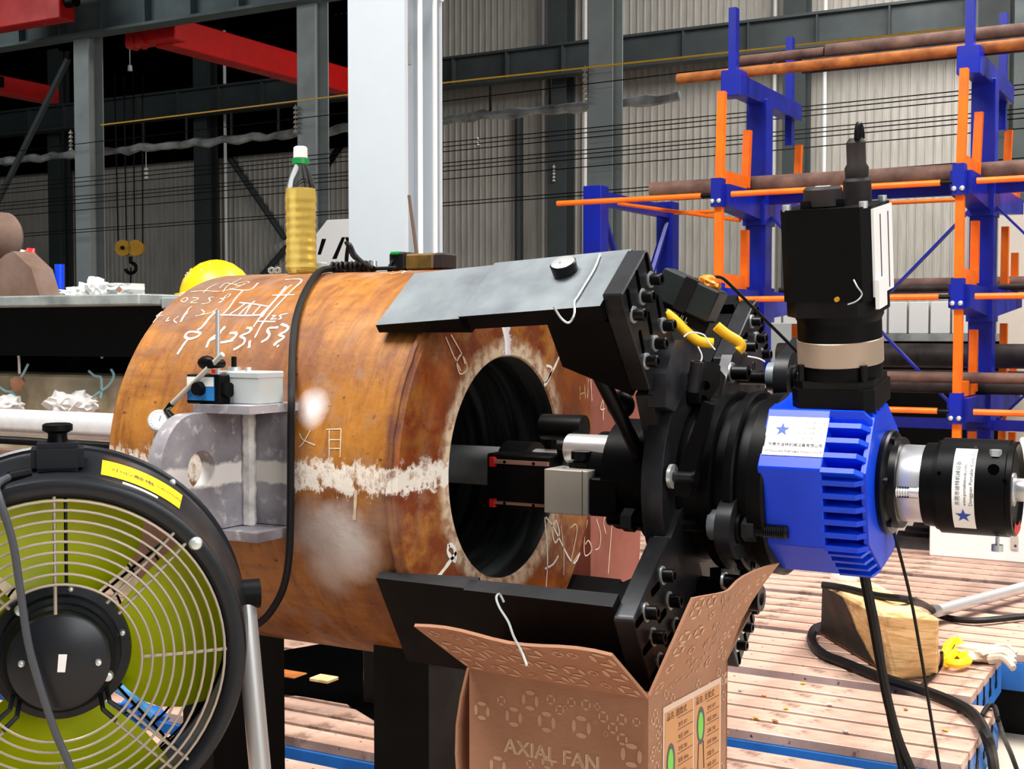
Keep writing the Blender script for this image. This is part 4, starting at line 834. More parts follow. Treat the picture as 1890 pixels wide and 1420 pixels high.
# ---- motor
UP = GB.to_3x3() @ Vector((0, 0, 1)); dm_ = math.radians(9.5)
MT = basis(mp(.640, .028, .150), (1, 0, 0), (0, -math.cos(dm_), -math.sin(dm_)), (0, -math.sin(dm_), math.cos(dm_)))
def sq(h, c): return [(h, h-c), (h-c, h), (-h+c, h), (-h, h-c), (-h, -h+c), (-h+c, -h), (h-c, -h), (h, -h+c)]
mot = build('servo_motor', MB().prism(sq(.071, .014), MT @ T((0, 0, .165)), .145), BLK, mach, smooth=20); mot['label'] = 'tall black servo motor'
build('motor_flange', MB().prism(sq(.066, .014), MT @ T((0, 0, -.012)), .036), BLK, mot, smooth=20); build('motor_flange', MB().prism(sq(.063, .018), MT @ T((0, 0, .022)), .014), SCREW, mot, smooth=20)
build('gear_neck', MB().lathe([(.036, .0655), (.058, .0655), (.058, .067)], M=MT, seg=56), BLK, mot); build('champagne_ring', MB().lathe([(.058, .067), (.059, .068), (.097, .068), (.098, .067)], M=MT, seg=56), CHAMP, mot)
build('upper_neck', MB().lathe([(.098, .0665), (.125, .0665), (.128, .0665), (.135, .070), (.168, .070)], M=MT, seg=56), BLK, mot)
build('motor_base', MB().prism(sq(.070, .022), MT @ T((0, 0, .140)), .03), SCREW, mot, smooth=20)
build('heat_sink', MB().box((.0725, .0, .238), (.004, .118, .135), MT), WHT, mot, smooth=0)
for k in (-.03, .02): build('sink_groove', MB().box((.0747, k, .235), (.001, .004, .12), MT), INK, mot, smooth=0)
build('side_tag', MB().box((.0775, .038, .175), (.006, .05, .045), MT), WHT, mot, smooth=0)
for x, y in ((.06, .06), (-.06, .06), (.06, -.06), (-.06, -.06)):
    build('corner_bolt', MB().cyl(MT @ Vector((x, y, .308)), MT @ Vector((x, y, .318)), .007, seg=10), WASH, mot); build('flange_bolt', MB().cyl(MT @ Vector((x*.83, y*.83, .03)), MT @ Vector((x*.83, y*.83, .062)), .006, seg=10), SCREW, mot)
ec = build('encoder_cap', MB().lathe([(.312, .030), (.338, .030), (.342, .026), (.342, 0)], M=MT @ T((-.012, .025, 0)), seg=32), PIPED, mot); build('cap_label', MB().box((-.01, .03, .3425), (.022, .012, .0006), MT), LABEL, mot, smooth=0)
for a in (.3, 2.2, 3.9): build('cap_foot', MB().box((-.012+.033*math.cos(a), .025+.033*math.sin(a), .316), (.014, .014, .012), MT), SCREW, mot)
cn = build('connector', MB().lathe([(.305, .022), (.345, .022), (.35, .018), (.365, .019), (.372, .015), (.405, .015), (.412, .010), (.412, 0)], M=MT @ T((.028, -.03, 0)), seg=20), PIPED, mot)
build('connector_loop', MB().tube([MT @ Vector((.034, -.03+.012*math.cos(a), .410+.022*math.sin(a))) for a in [PI*k/8 for k in range(9)]], .0055, 8), SCREW, mot)
build('thin_wire', MB().tube(smooth_path([MT @ Vector(v) for v in ((.045, .073, .20), (.052, .08, .19), (.058, .078, .178), (.05, .08, .168), (.035, .074, .162))]), .0013, 6), GREYW, mot)
build('grease_nipple', MB().cyl(MT @ Vector((.018, .071, .170)), MT @ Vector((.018, .076, .170)), .004, seg=8), HOOKY, mot)
# ---- spindle feed cylinder
O = mp(0, 0, .012)
feed = build('feed_cylinder', MB().lathe([(.772, .055), (.772, .066), (.790, .067), (.791, .071), (.797, .072), (.798, .0755), (.898, .0755), (.899, .073), (.907, .0735), (.908, .070), (.902, .062), (.902, .02)], O, (1, 0, 0), 64), OXIDED, mach); feed['label'] = 'black feed cylinder with white star label'
build('output_flange', MB().lathe([(.705, .05), (.705, .083), (.716, .085), (.72, .083), (.724, .074), (.735, .073), (.735, .05)], O, (1, 0, 0), 56), SCREW, mach)
build('split_collar', MB().lathe([(.735, .05), (.735, .061), (.737, .062), (.771, .062), (.773, .058)], O, (1, 0, 0), 56), CHROME, mach)
build('collar_gap', MB().box(O+Vector((.754, -.058, -.008)), (.03, .012, .017)), SCREW, mach, smooth=0); cs = build('collar_screw', MB().lathe([(.737+i*.004+(0 if k == 0 else .002), .007 if k else .009) for i in range(5) for k in (0, 1)]+[(.757, .009), (.772, .009), (.772, 0)], O+Vector((0, -.060, -.008)), (1, 0, 0), 12), CHROME, mach)
for a in range(6):
    an = a*PI/3+.4; build('flange_screw', MB().cyl(O+Vector((.72, -.077*math.sin(an), .077*math.cos(an))), O+Vector((.727, -.077*math.sin(an), .077*math.cos(an))), .006, seg=10), SCREW, mach)
build('chrome_stub', MB().lathe([(.77, .058), (.785, .058), (.785, .05)], O, (1, 0, 0), 48), CHROME, mach)
build('end_rod', MB().lathe([(.90, .0), (.90, .026), (.905, .026), (.905, .018), (.93, .018), (.931, .022), (.96, .022), (.96, .013), (1.02, .013), (1.02, 0)], O+Vector((0, -.01, .0)), (1, 0, 0), 32), CHROME, mach); build('rod_knob', MB().cyl(O+Vector((.925, -.01, -.018)), O+Vector((.925, -.01, -.03)), .006, seg=10), SCREW, mach)
build('red_end_ring', MB().grid([[O+Vector((.9085, -r*math.sin(a), r*math.cos(a))) for a in [math.radians(150+i*5) for i in range(12)]] for r in (.056, .071)]), REDP, mach)
for z_, s_ in ((.038, .882),):
    a = math.radians(62); b_ = O+Vector((s_, -.0755*math.sin(a), .0755*math.cos(a))); nn = Vector((0, -math.sin(a), math.cos(a)))
    build('lock_hole', MB().cyl(b_-nn*.004, b_+nn*.0008, .0085, seg=18), ROOFSHADE, feed); 
    a2 = math.radians(40); b2 = O+Vector((s_, -.0755*math.sin(a2), .0755*math.cos(a2))); build('lock_screw', MB().cyl(b2-Vector((0, 0, .004)), b2+Vector((0, 0, .006)), .009, seg=6), WASH, feed)
for a, s_ in ((70, .803), (75, .899)):
    a = math.radians(a); nn = Vector((0, -math.sin(a), math.cos(a))); b_ = O+Vector((s_, 0, 0))+nn*.0745; build('small_hole', MB().cyl(b_, b_+nn*.0016, .003, seg=10), ROOFSHADE, feed)
b_ = O+Vector((.882, -.02, -.074)); build('thumb_screw', MB().lathe([(0, .003), (.012, .003), (.012, .009), (.022, .009), (.022, 0)], b_, (0, 0, -1), 14), WASH, feed)
def wrap(s, arc, k=.0764): a = math.radians(34)+arc/.0755; return O+Vector((s, -k*math.sin(a), k*math.cos(a)))
build('wrap_label', MB().grid([[wrap(s, .0755*math.radians(108)*i/20, .0759) for i in range(21)] for s in (.823, .8555)]), LABEL, feed)
tx = MB(); star(tx, None, .0125, lambda v: wrap(.839+v.x, .112+.002-v.y, .0763)); build('blue_star', tx, INKB, feed, smooth=0)
tx = MB()
for s_, txt, sz in ((.853, 'Dongguan Portable Tools Co.,Ltd', .0075), (.8435, 'www.portabletools.com', .0066), (.834, '东莞市迪特机械设备', .0078)):
    text(tx, txt, sz, None, lambda v, s_=s_: wrap(s_-v.y, .096-v.x, .0763))
build('lettering', tx, INK, feed, smooth=0)
# ---- control box strapped between the arms, yellow cords, wires
bc = at(1274, 545, F=2.22); ux = (at(1330, 590, F=2.2)-at(1222, 540, F=2.24)).normalized(); uz = (ZZ-ux*ux.z).normalized(); uy = uz.cross(ux)
BM = basis(bc, ux, uy, uz)
t = tag(build('junction_box', MB().box((0, 0, 0), (.106, .062, .056), BM, bev=.003), pm('box_dark_green', (36, 44, 44), .5, c2=(24, 28, 28), sc=9, spec=.3), org=tuple(bc)), 'black junction box lying tilted between the two upper clamp arms', 'junction box')
build('box_band', MB().box((.0, 0, .0), (.022, .064, .058), BM), RUBBER, t, smooth=0)
build('base_strip', MB().box((.005, -.0, -.037), (.105, .05, .020), BM), BLK, t, smooth=0)
tx = MB(); text(tx, 'SEDULL', .013, BM @ basis((-.022, -.0256, -.043), (1, 0, 0), (0, 0, 1), (0, -1, 0))); build('lettering', tx, GREYW, t, smooth=0)
build('orange_tag', MB().sphere(BM @ Vector((.022, .0, .032)), .017, BM, 3, (1.15, .8, .75), .35, 2.5, 4), pm('orange_plastic', (255, 150, 40), .4), t)
o = build('thin_black_lead', MB().tube(smooth_path([at(1300, 535, F=2.2), at(1310, 516, F=2.2), at(1330, 512, F=2.2), at(1352, 530, F=2.2), at(1400, 578, F=2.2), at(1472, 650, F=2.2)]), .0028, 8), RUBBER); tag(o, 'thin black lead arching from the junction box to the motor neck', 'cable')
for pts, lab in ((((1228, 578), (1246, 592), (1268, 614), (1290, 630), (1316, 634)), 'front yellow cord end under the junction box'), (((1322, 602), (1342, 618), (1362, 630), (1368, 640), (1362, 648)), 'rear yellow cord end bent down by the back clamp arm')):
    o = build('yellow_cable', MB().tube(smooth_path([at(x, y, F=2.17) for x, y in pts]), .0088, 12), YELC); tag(o, lab, 'cord')
for pts, lab in ((((1262, 622), (1275, 614), (1298, 618), (1308, 632), (1320, 646)), 'white tie string around the front yellow cord'), (((1288, 640), (1295, 655), (1294, 666), (1285, 672)), 'pale wire curl below the yellow cord'), (((1380, 658), (1400, 662), (1412, 668)), 'pale string stretched to a bolt of the back arm')):
    o = build('tie_string', MB().tube(smooth_path([at(x, y, F=2.13) for x, y in pts]), .0012, 6), RAG); tag(o, lab, 'string')
pw = [at(x, y, F=1.985) for x, y in ((1110, 470), (1096, 500), (1074, 535), (1062, 555), (1060, 580), (1050, 596), (1035, 588), (1022, 568))]
A33 = arm_frame(35)
def on_bar(x, y, h=.434):
    o, d = ray(x, y); n = A33.to_3x3() @ Vector((0, 0, 1)); n = (arm_frame(38).to_3x3() @ Vector((0, 0, 1))); p0 = C+n*h
    return o+d*((p0-o).dot(n)/d.dot(n))
pw = [on_bar(x, y) for x, y in ((1107, 470), (1097, 496), (1078, 528), (1066, 548), (1060, 558))]+[at(1060, 580, F=2.0), at(1050, 596, F=2.0), at(1036, 588, F=2.0), at(1022, 566, F=2.0)]
o = build('steel_wire', MB().tube(smooth_path(pw), .0019, 6), WASH); tag(o, 'thin steel wire loop lying over the upper front clamp bar', 'wire')
pw = [at(x, y, F=f) for x, y, f in ((930, 1112, 1.985), (922, 1097, 1.985), (916, 1104, 1.97), (922, 1122, 1.95), (938, 1148, 1.92), (948, 1175, 1.88), (962, 1202, 1.83), (972, 1228, 1.80))]
o = build('hanging_wire', MB().tube(smooth_path(pw), .0019, 6), WASH); tag(o, 'bent white wire hooked on the lower front clamp bar and pointing into the box flap', 'wire')
pl = at(1425, 730, F=2.55)
rows = [[at(1398+66*u, 690+84*v+5*noise.noise((u*4, v*4, 0)), F=2.62+.05*noise.noise((u*7, v*7, 3))) for u in [i/14 for i in range(15)]] for v in [j/14 for j in range(15)]]
o = build('plastic_sheet', MB().thick(rows, (0, .003, 0)), pm('milky_plastic', (208, 200, 192), .18, c2=(170, 160, 150), sc=14)); tag(o, 'crumpled milky plastic sheet between hub and blue gearbox', 'plastic sheet')
# ================================================================ FAN
f1, f2 = at(110, 1221, F=1.76), at(115, 1150, F=2.0); fa = Vector((f2.x-f1.x, f2.y-f1.y, 0)).normalized(); fe = Vector((fa.y, -fa.x, 0))
FM = basis(f1, fe, (0, 0, 1), fa)   # x right, y up, z = back... (left-handed frame avoided below)
FM = basis(f1, fe, ZZ, fa) if fe.cross(ZZ).dot(fa) > 0 else basis(f1, fe, ZZ, fa)
def fp(x, y, t): return f1+fe*x+ZZ*y+fa*t
FR = frame(f1, fa, fe)  # proper frame: x=fe, z=fa (y = fa x fe)
fan = thing('axial_fan', (f1.x, f1.y, 0), 'black axial fan with lime blades and wire grille on a tube stand', 'fan')
build('front_ring', MB().lathe([(.0, .224), (-.004, .230), (-.006, .238), (-.004, .246), (.004, .250), (.03, .250), (.03, .222), (.004, .221), (0, .224)], M=FR, seg=96), FANB, fan)
build('barrel', MB().lathe([(.02, .2445), (.02, .240), (.236, .254), (.236, .268), (.12, .268), (.03, .2480), (.02, .2445)], M=FR, seg=96), FANB, fan)
build('rear_flange', MB().lathe([(.226, .26), (.226, .272), (.229, .2755), (.235, .2755), (.238, .272), (.238, .25)], M=FR, seg=96), FANB, fan)
def ringw(r, t, w, mat, nm='grille_ring'): return build(nm, MB().tube([fp(r*math.cos(a), r*math.sin(a), t) for a in [2*PI*k/72 for k in range(72)]], w, 6, True), mat, fan)
for r in (.107, .121, .136, .150, .164, .178, .192, .206, .219): ringw(r, -.006-.010*(1-(r/.22)**2), .0019, WIREG)
def spoke(a, off, r0, r1, t0=-.004, mat=WIREG, nm='grille_spoke'):
    c, s = math.cos(a), math.sin(a); build(nm, MB().tube([fp(r0*c-off*s, r0*s+off*c, t0-.006), fp((r0+r1)/2*c-off*s, (r0+r1)/2*s+off*c, t0-.004), fp(r1*c-off*s, r1*s+off*c, t0+.004)], .0024, 6), mat, fan)
for a in (45, 135, -45, -135):
    for off in (-.011, .011): spoke(math.radians(a), off, .098 if a > 0 else .112, .226)
spoke(0, 0, .107, .222); spoke(PI, 0, .107, .222); spoke(PI/2, .004, .066, .224); spoke(PI/2, -.010, .098, .224, .02, SCREW); spoke(-PI/2, 0, .135, .224)
for a in (-50, -42, -130, -138):
    c, s = math.cos(math.radians(a)), math.sin(math.radians(a)); build('grille_strut', MB().tube([fp(.082*c, .088*s+.012, .02), fp(.086*c, .108*s+.012, -.002), fp(.112*c, .112*s, -.008)], .0035, 8), FANB, fan)
for r in (.09, .13, .17, .21, .245): ringw(r, .228, .002, SCREW, 'rear_grille_ring')
for k in range(12):
    a = k*PI/6+.15; spoke(a, 0, .06, .25, .228, SCREW, 'rear_grille_spoke')
mo = build('fan_motor', MB().lathe([(-.010, 0), (-.010, .060), (-.006, .066), (.012, .068), (.016, .073), (.030, .074), (.034, .080), (.05, .082), (.052, .094), (.060, .096), (.062, .09), (.12, .085)], M=FR, seg=56), FANB, fan)
build('hub_dish', MB().lathe([(.10, .0), (.10, .078), (.15, .078), (.15, 0)], M=FR, seg=40), SCREW, fan)
def fbolt(x, y, t, r, mat=WASH, par=mo): build('fan_bolt', MB().lathe([(t+.002, 0), (t+.002, r*1.1), (t-.001, r), (t-.006, r*.8), (t-.008, 0)], M=basis(fp(x, y, 0), FR.col[0], FR.col[1], FR.col[2]), seg=14), mat, par)
fbolt(-.048, .003, -.010, .0045); fbolt(.050, -.003, -.010, .0045); fbolt(.062, -.028, .01, .0075); fbolt(-.05, .066, .03, .0075); fbolt(.015, .088, .05, .004); fbolt(.083, .022, .05, .0045); fbolt(-.085, .03, .05, .004)
build('white_sticker', MB().prism([(-.006, -.012), (.004, -.013), (.007, .011), (-.004, .012)], basis(fp(.003, .0, -.0103), fe, ZZ, -fa), .0006), LABEL, mo, smooth=0)
for k in range(4):
    a0 = math.radians(86+90*k); rows = []
    for i in range(7):
        r = .074+.158*i/6; sp = math.radians(34+7*math.sin(i/6*PI)); row = []
        for j in range(9):
            u = j/8*2-1; a = a0+u*sp+.16*(i/6)**2; row.append(fp(r*math.cos(a), r*math.sin(a), .115-.032*u*(1-.25*i/6)+.006*(u*u)))
        rows.append(row)
    build('fan_blade', MB().thick(rows, fa*.003), BLADE, fan, smooth=60)
for a, t in ((45, -.006),):
    c, s = math.cos(math.radians(40)), math.sin(math.radians(40)); fbolt(.236*c, .236*s, -.006, .009, par=fan)
for a in (52, 128):
    c, s = math.cos(math.radians(a)), math.sin(math.radians(a)); fbolt(.264*c, .264*s, .226, .006, par=fan)
fbolt(.165, .212, .226, .005, par=fan)
# control box, knob, label on the barrel
cbm = basis(fp(.0, .270, .085), fe, ZZ, -fa)
cb = build('control_box', MB().box((0, 0, 0), (.070, .042, .075), cbm, bev=.008, seg=2), FANB, fan)
build('knob', MB().lathe([(0, .015), (.008, .013), (.014, .013), (.018, .0205), (.026, .0205), (.028, .017), (.028, 0)], fp(0, .289, .09), (0, 0, 1), 24), BLK, cb); build('cable_gland', MB().cyl(fp(-.036, .252, .05), fp(-.062, .248, .04), .008, seg=12), BLK, cb)
def barrel_pt(a, t, r=.2572): return fp(r*math.cos(a), r*math.sin(a), t)
def lblstrip(nm, a0, a1, t0, t1, mat, k=.2578): build(nm, MB().grid([[barrel_pt(math.radians(a0+(a1-a0)*i/12), t, k) for i in range(13)] for t in (t0, t1)]), mat, fan)
def cone(t): return .248+.02*(t-.03)/.09+.0008
build('yellow_label', MB().grid([[barrel_pt(math.radians(77-27*i/12), t, cone(t)) for i in range(13)] for t in (.05, .115)]), YEL, fan); build('white_label_strip', MB().grid([[barrel_pt(math.radians(70-12*i/12), t, cone(t)) for i in range(13)] for t in (.034, .042)]), LABEL, fan)
tx = MB(); text(tx, '小心触电', .016, None, lambda v: barrel_pt(math.radians(74)-v.x/.26, .075+v.y, cone(.075+v.y)+.0006)); text(tx, 'CAUTION', .011, None, lambda v: barrel_pt(math.radians(59)-v.x/.26*.8, .08+v.y, cone(.08+v.y)+.0006)); build('label_lettering', tx, INK, fan, smooth=0)
# stand
for sgn in (1, -1):
    pv = fp(.262*sgn, .05, .13); ft = fp(.31*sgn, 0, .13); ft.z = .03; ft -= fa*.10
    build('pivot_knob', MB().cyl(fp(.243*sgn, .05, .13), fp(.285*sgn, .05, .13), .022, seg=20), BLK, fan)
    build('leg_tube', MB().tube([pv, pv.lerp(ft, .5), ft], .0165, 14), STEELT, fan); f2_ = fp(.33*sgn, 0, .13); f2_.z = .02
    build('foot_bar', MB().tube([ft-fa*.18, ft, ft+fa*.28], .0165, 14), STEELT, fan)
a, b = fp(.31, 0, .41), fp(-.31, 0, .41); a.z = b.z = .03; build('cross_tube', MB().cyl(a-fa*.10, b-fa*.10, .0165, seg=14), STEELT, fan)
cps = [fp(-.062, .248, .04), fp(-.075, .243, -.012), fp(-.070, .225, -.032), fp(-.055, .17, -.036), fp(-.046, .10, -.036), fp(-.035, .02, -.036), fp(-.008, -.08, -.036), fp(.015, -.145, -.04), fp(.03, -.24, -.05), fp(.04, -.40, -.02), fp(.07, -.60, .02), fp(.2, -.67, .2)]
cps[-1].z = .012; build('power_cable', MB().tube(smooth_path(cps), .0052, 10), pm('grey_cable', (74, 76, 82), .4), fan)
# blue hose seen through the grille
o = build('blue_hose', MB().tube(smooth_path([at(205, 1262, F=2.35), at(235, 1280, F=2.3), at(262, 1305, F=2.3), at(282, 1322, F=2.3)]), .010, 10), pm('blue_hose', (70, 140, 200), .5)); tag(o, 'pale blue hose end behind the fan grille', 'hose')
o = build('blue_cloth', MB().sphere(at(245, 1318, F=2.35), .045, sub=3, sc=(1.6, .8, .35), nz=.6, seed=21), pm('blue_cloth', (20, 100, 190), .8)); tag(o, 'crumpled blue cloth behind the fan grille', 'cloth')
# ================================================================ CARDBOARD BOX
B0 = at(1197, 1292, F=1.9); zt_ = B0.z; B1 = at(1343, 1217, Z=zt_); B2 = at(848, 1242, Z=zt_)
e2 = (B1-B0); W2 = e2.length; e2.normalize(); e1 = (B2-B0); W1 = e1.length; e1.normalize(); e1 = (e1-e2*e1.dot(e2)).normalized()
box = thing('cardboard_box', ((B0+B1+B2-B0)/2).to_tuple()[:2]+(0,), 'open brown cardboard box lettered AXIAL FAN under the boring machine', 'cardboard box')
th = .005
def bpt(a, b, z): return B0+e1*a+e2*b+Vector((0, 0, z))
def panel(nm, a0, b0, a1, b1, z0=None):   # vertical panel along the bottom line
    d = e2 if abs(a1-a0) > 1e-4 else e1
    zf = -zt_+.002; m = MB(); m.thick([[bpt(a0, b0, zf), bpt(a1, b1, zf)], [bpt(a0, b0, 0), bpt(a1, b1, 0)]], d*th); return build(nm, m, CARD, box, smooth=0)
fr_ = panel('front_panel', 0, 0, W1, 0); rt_ = panel('right_panel', 0, th, 0, W2); bk_ = panel('back_panel', 0, W2-th, W1, W2-th); lf_ = panel('left_panel', W1-th, th, W1-th, W2-th)
build('bottom', MB().thick([[bpt(0, 0, -zt_+.003), bpt(W1, 0, -zt_+.003)], [bpt(0, W2, -zt_+.003), bpt(W1, W2, -zt_+.003)]], (0, 0, .004)), CARD, box, smooth=0)
fo = -e2*.105+ZZ*.084   # front flap leans outwards
def flap_f(u, v): # u 0..1 left->right along hinge (a=W1..0), v out
    a = W1*(1-u); p = bpt(a, 0, 0)+fo*v; p += e1*(.03*v*(1-u))+e1*(.004*v*u); return p+Vector((0, 0, .004*math.sin(u*9)*v))
nf = fo.cross(e1).normalized(); nf = -nf if nf.dot(-e2) < 0 else nf
rows = [[flap_f(i/12, j/4) for i in range(13)] for j in range(5)]; ff = build('front_flap', MB().thick(rows, -nf*th), CARD, box, smooth=0)
hg = [(1197, 1290), (1228, 1274), (1262, 1258), (1300, 1240), (1336, 1215)]; tp = [(1256, 1100), (1296, 1102), (1332, 1092), (1372, 1078), (1415, 1060)]
def flap_r(u, v):
    b = W2*u; p = bpt(0, b, 0); q = p+ZZ*(.150+.014*u-.010*math.sin(u*PI)**2)-e1*(.055+.018*u+.012*math.sin(u*7))+e2*(.035*(1-u)+.02*u); return p.lerp(q, v)+(-e1)*(.012*math.sin(v*PI)*math.sin(u*5))
rows = [[flap_r(i/10, j/5) for i in range(11)] for j in range(6)]; rf = build('right_flap', MB().thick(rows, e1*th), CARD, box, smooth=0)
rows = [[bpt(W1, W2*i/4*.8, 0)+(e1*.02-ZZ*.19)*(j/4)+e1*.012*math.sin(j/4*PI) for i in range(5)] for j in range(5)]; build('left_flap', MB().thick(rows, e1*th), CARD, box, smooth=0)
rows = [[bpt(W1*i/6, W2, 0)+(e2*.10+ZZ*.06)*(j/3) for i in range(7)] for j in range(4)]; build('back_flap', MB().thick(rows, -e2*th), CARD, box, smooth=0)
# printed links
def link(mb, f, cx, cy, r, sx=1):
    for k in range(4):
        ca, sa = math.cos(k*PI/2), math.sin(k*PI/2); ox, oy = cx+ca*r*.86, cy+sa*r*.86; pts = []
        for j in range(12):
            a = 2*PI*j/12; x, y = .26*r*math.cos(a), .62*r*math.sin(a); pts.append(f((ox+x*ca-y*sa)*1.0, oy+x*sa+y*ca))
        mb.vf(pts, [tuple(range(12))])
FP = lambda x, y: bpt(W1-x, 0, -y)-e2*.0006     # x from the left edge, y down from the top edge
pr = MB(); random.seed(3)
def onbox(px, py):
    o, d = ray(px, py); p = o+d*((B0-o).dot(e2)/d.dot(e2)); q = p-bpt(W1, 0, 0); return q.dot(-e1), -q.z
for x, y, r in ((220, 480, 48), (405, 515, 50), (500, 420, 50), (595, 545, 52), (797, 575, 55), (135, 590, 40), (150, 390, 20), (333, 420, 25), (620, 415, 25), (672, 475, 25), (740, 430, 24), (825, 445, 28), (925, 515, 28), (1032, 530, 28), (980, 580, 28), (1035, 645, 30), (1088, 740, 58), (138, 775, 48), (312, 800, 50), (1118, 545, 22), (890, 455, 18), (940, 615, 14), (705, 465, 14), (880, 545, 12), (600, 780, 34), (500, 790, 22)):
    cx, cy = onbox(820+x/3.15, 1160+y/3.15); r_ = r/3.15/1150
    if cx+r_ < W1-.002 and cx-r_ > .001: link(pr, FP, cx, cy, r_)
build('printed_links', pr, CARDP, fr_, smooth=0)['kind'] = 'stuff'
tx = MB(); tx0, ty0 = onbox(931, 1388); TMx = basis(bpt(W1-tx0, 0, -ty0)-e2*.0007, -e1, ZZ, -e2); text(tx, 'AXIAL FAN', .033, TMx @ Matrix.Diagonal((1.05, 1, 1, 1)))
text(tx, 'AXIAL FAN', .033, TMx @ T((.0010, .0004, 0)) @ Matrix.Diagonal((1.05, 1, 1, 1))); text(tx, 'AXIAL FAN', .033, TMx @ T((-.0010, -.0004, 0)) @ Matrix.Diagonal((1.05, 1, 1, 1)))
build('printed_lettering', tx, pm('print_pale', (232, 196, 160), .85), fr_, smooth=0)
pr = MB()
for i in range(24):
    u, v, r = (i % 8+.5+random.uniform(-.25, .25))/8, (i//8+.5+random.uniform(-.15, .15))/3, random.choice((.015, .017, .008))
    u, v = min(.93, max(.07, u)), min(.86, max(.15, v))
    link(pr, lambda x, y, u=u, v=v: flap_f(u+x/W1, v+y/.14)+nf*.0008, 0, 0, r)
build('printed_links', pr, CARDP, ff, smooth=0)['kind'] = 'stuff'
pr = MB()
for i in range(44):
    u, v, r = (i % 8+.5+random.uniform(-.3, .3))/8, (i//8+.5+random.uniform(-.25, .25))/5.5, random.choice((.007, .006, .009))
    u, v = min(.94, max(.06, u)), min(.93, max(.07, v))
    link(pr, lambda x, y, u=u, v=v: flap_r(min(1, max(0, u+x/W2)), min(1, max(0, v+y/.16)))-e1*.0009, 0, 0, r)
build('printed_links', pr, CARDP, rf, smooth=0)['kind'] = 'stuff'
RP = lambda x, y: bpt(0, x*W2, -(y-.022 if y > .04 else y))-e1*.0007
pr = MB()
for i in range(20):
    x = random.choice((random.uniform(.03, .13), random.uniform(.92, .97), random.uniform(.1, .9))); y = random.uniform(.01, .2) if x < .14 or x > .9 else random.uniform(.005, .03)
    link(pr, lambda a, b, x=x, y=y: RP(x+a/W2, y+b), 0, 0, .007)
build('printed_links', pr, CARDP, rt_, smooth=0)['kind'] = 'stuff'
def rq(nm, x0, y0, x1, y1, mat, k=0):
    m = MB(); m.vf([RP(x0, y0)-e1*k, RP(x1, y0)-e1*k, RP(x1, y1)-e1*k, RP(x0, y1)-e1*k], [(0, 1, 2, 3)]); return build(nm, m, mat, rt_, smooth=0)
ORP = pm('print_orange', (222, 160, 108), .7); GRN = pm('print_green', (130, 220, 80), .6)
rq('label_border', .16, .045, .90, .30, pm('print_cream', (236, 204, 180), .7), .0004); rq('label_field', .18, .055, .525, .195, ORP, .0008); rq('label_field', .545, .055, .88, .195, ORP, .0008)
rq('green_strip', .18, .203, .74, .26, GRN, .0008); rq('dark_square', .755, .203, .88, .26, INK, .0008)
m = MB()
for k in range(7):
    for x0, x1 in ((.33, .52), (.70, .87)): y = .072+k*.0185; m.vf([RP(x0, y)-e1*.0012, RP(x1, y)-e1*.0012, RP(x1, y+.0009)-e1*.0012, RP(x0, y+.0009)-e1*.0012], [(0, 1, 2, 3)])
TR = lambda x, y: basis(RP(x, y)-e1*.0013, e2, ZZ, -e1)
for x, s in ((.20, '品名: 圆筒式'), (.56, '品名: 支架式')): text(m, s, .0125, TR(x, .068))
for k, s in enumerate(('型号 SFT', '电压 220V', '功率 750', '频率 50Hz', '风量 台', '净重 公斤')):
    text(m, s, .0082, TR(.34, .087+k*.0185)); text(m, s, .0082, TR(.71, .087+k*.0185))
text(m, '全铜电机·强劲风', .0195, TR(.23, .226)); text(m, '安全·可靠 轴流', .0195, TR(.30, .250))
build('label_lettering', m, pm('print_brown', (92, 62, 44), .7), rt_, smooth=0)
for cx, cy, legs in ((.25, .135, 0), (.625, .105, 1)):
    m = MB(); m.vf([RP(cx+.052*math.cos(a), cy+.030*math.sin(a))-e1*.0013 for a in [2*PI*k/24 for k in range(24)]], [tuple(range(24))]); build('fan_picture', m, pm('print_grey', (96, 98, 98), .7), rt_, smooth=0)
    m = MB(); m.vf([RP(cx-.005+.033*math.cos(a), cy+.022*math.sin(a))-e1*.0016 for a in [2*PI*k/16 for k in range(16)]], [tuple(range(16))]); build('fan_picture_blade', m, GRN, rt_, smooth=0)
    m = MB(); L = .045 if legs else .018
    for dx in (-.03, .03): m.tube([RP(cx+dx, cy+.026)-e1*.0014, RP(cx+dx*1.4, cy+.026+L)-e1*.0014], .0008, 4)
    build('picture_leg', m, INK, rt_, smooth=0)
# ================================================================ RIGHT FOREGROUND THINGS ON THE PLATES
# timber block from its visible corners: top face and right-hand end face
bt_ = .235
c = {k: at(*v, Z=z) for k, v, z in (('fl', (1512, 1172), 0), ('fm', (1652, 1257), 0), ('fr', (1735, 1250), 0))}
top4 = {k: at(*v, Z=bt_) for k, v in (('a', (1515, 1076)), ('b', (1622, 1132)), ('c', (1736, 1142)), ('d', (1616, 1074)))}
br = top4['d'].copy(); br.z = 0
blk = MB(); blk.hexa([c['fl'], c['fm'], c['fr'], br+Vector((.02, .03, 0)), top4['a'], top4['b'], top4['c'], top4['d']]); bmesh.ops.bevel(blk.bm, geom=blk.bm.edges[:], offset=.012, segments=1, affect='EDGES')
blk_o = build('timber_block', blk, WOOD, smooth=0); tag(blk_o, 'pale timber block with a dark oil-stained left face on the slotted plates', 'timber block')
g = NG('oil_stained_timber'); nf_ = (c['fm']-c['fl']).cross(ZZ).normalized(); nf_ = nf_ if nf_.dot(CF) < 0 else -nf_
ud = (c['fm']-c['fl']).normalized(); oc_ = WM[blk_o].translation
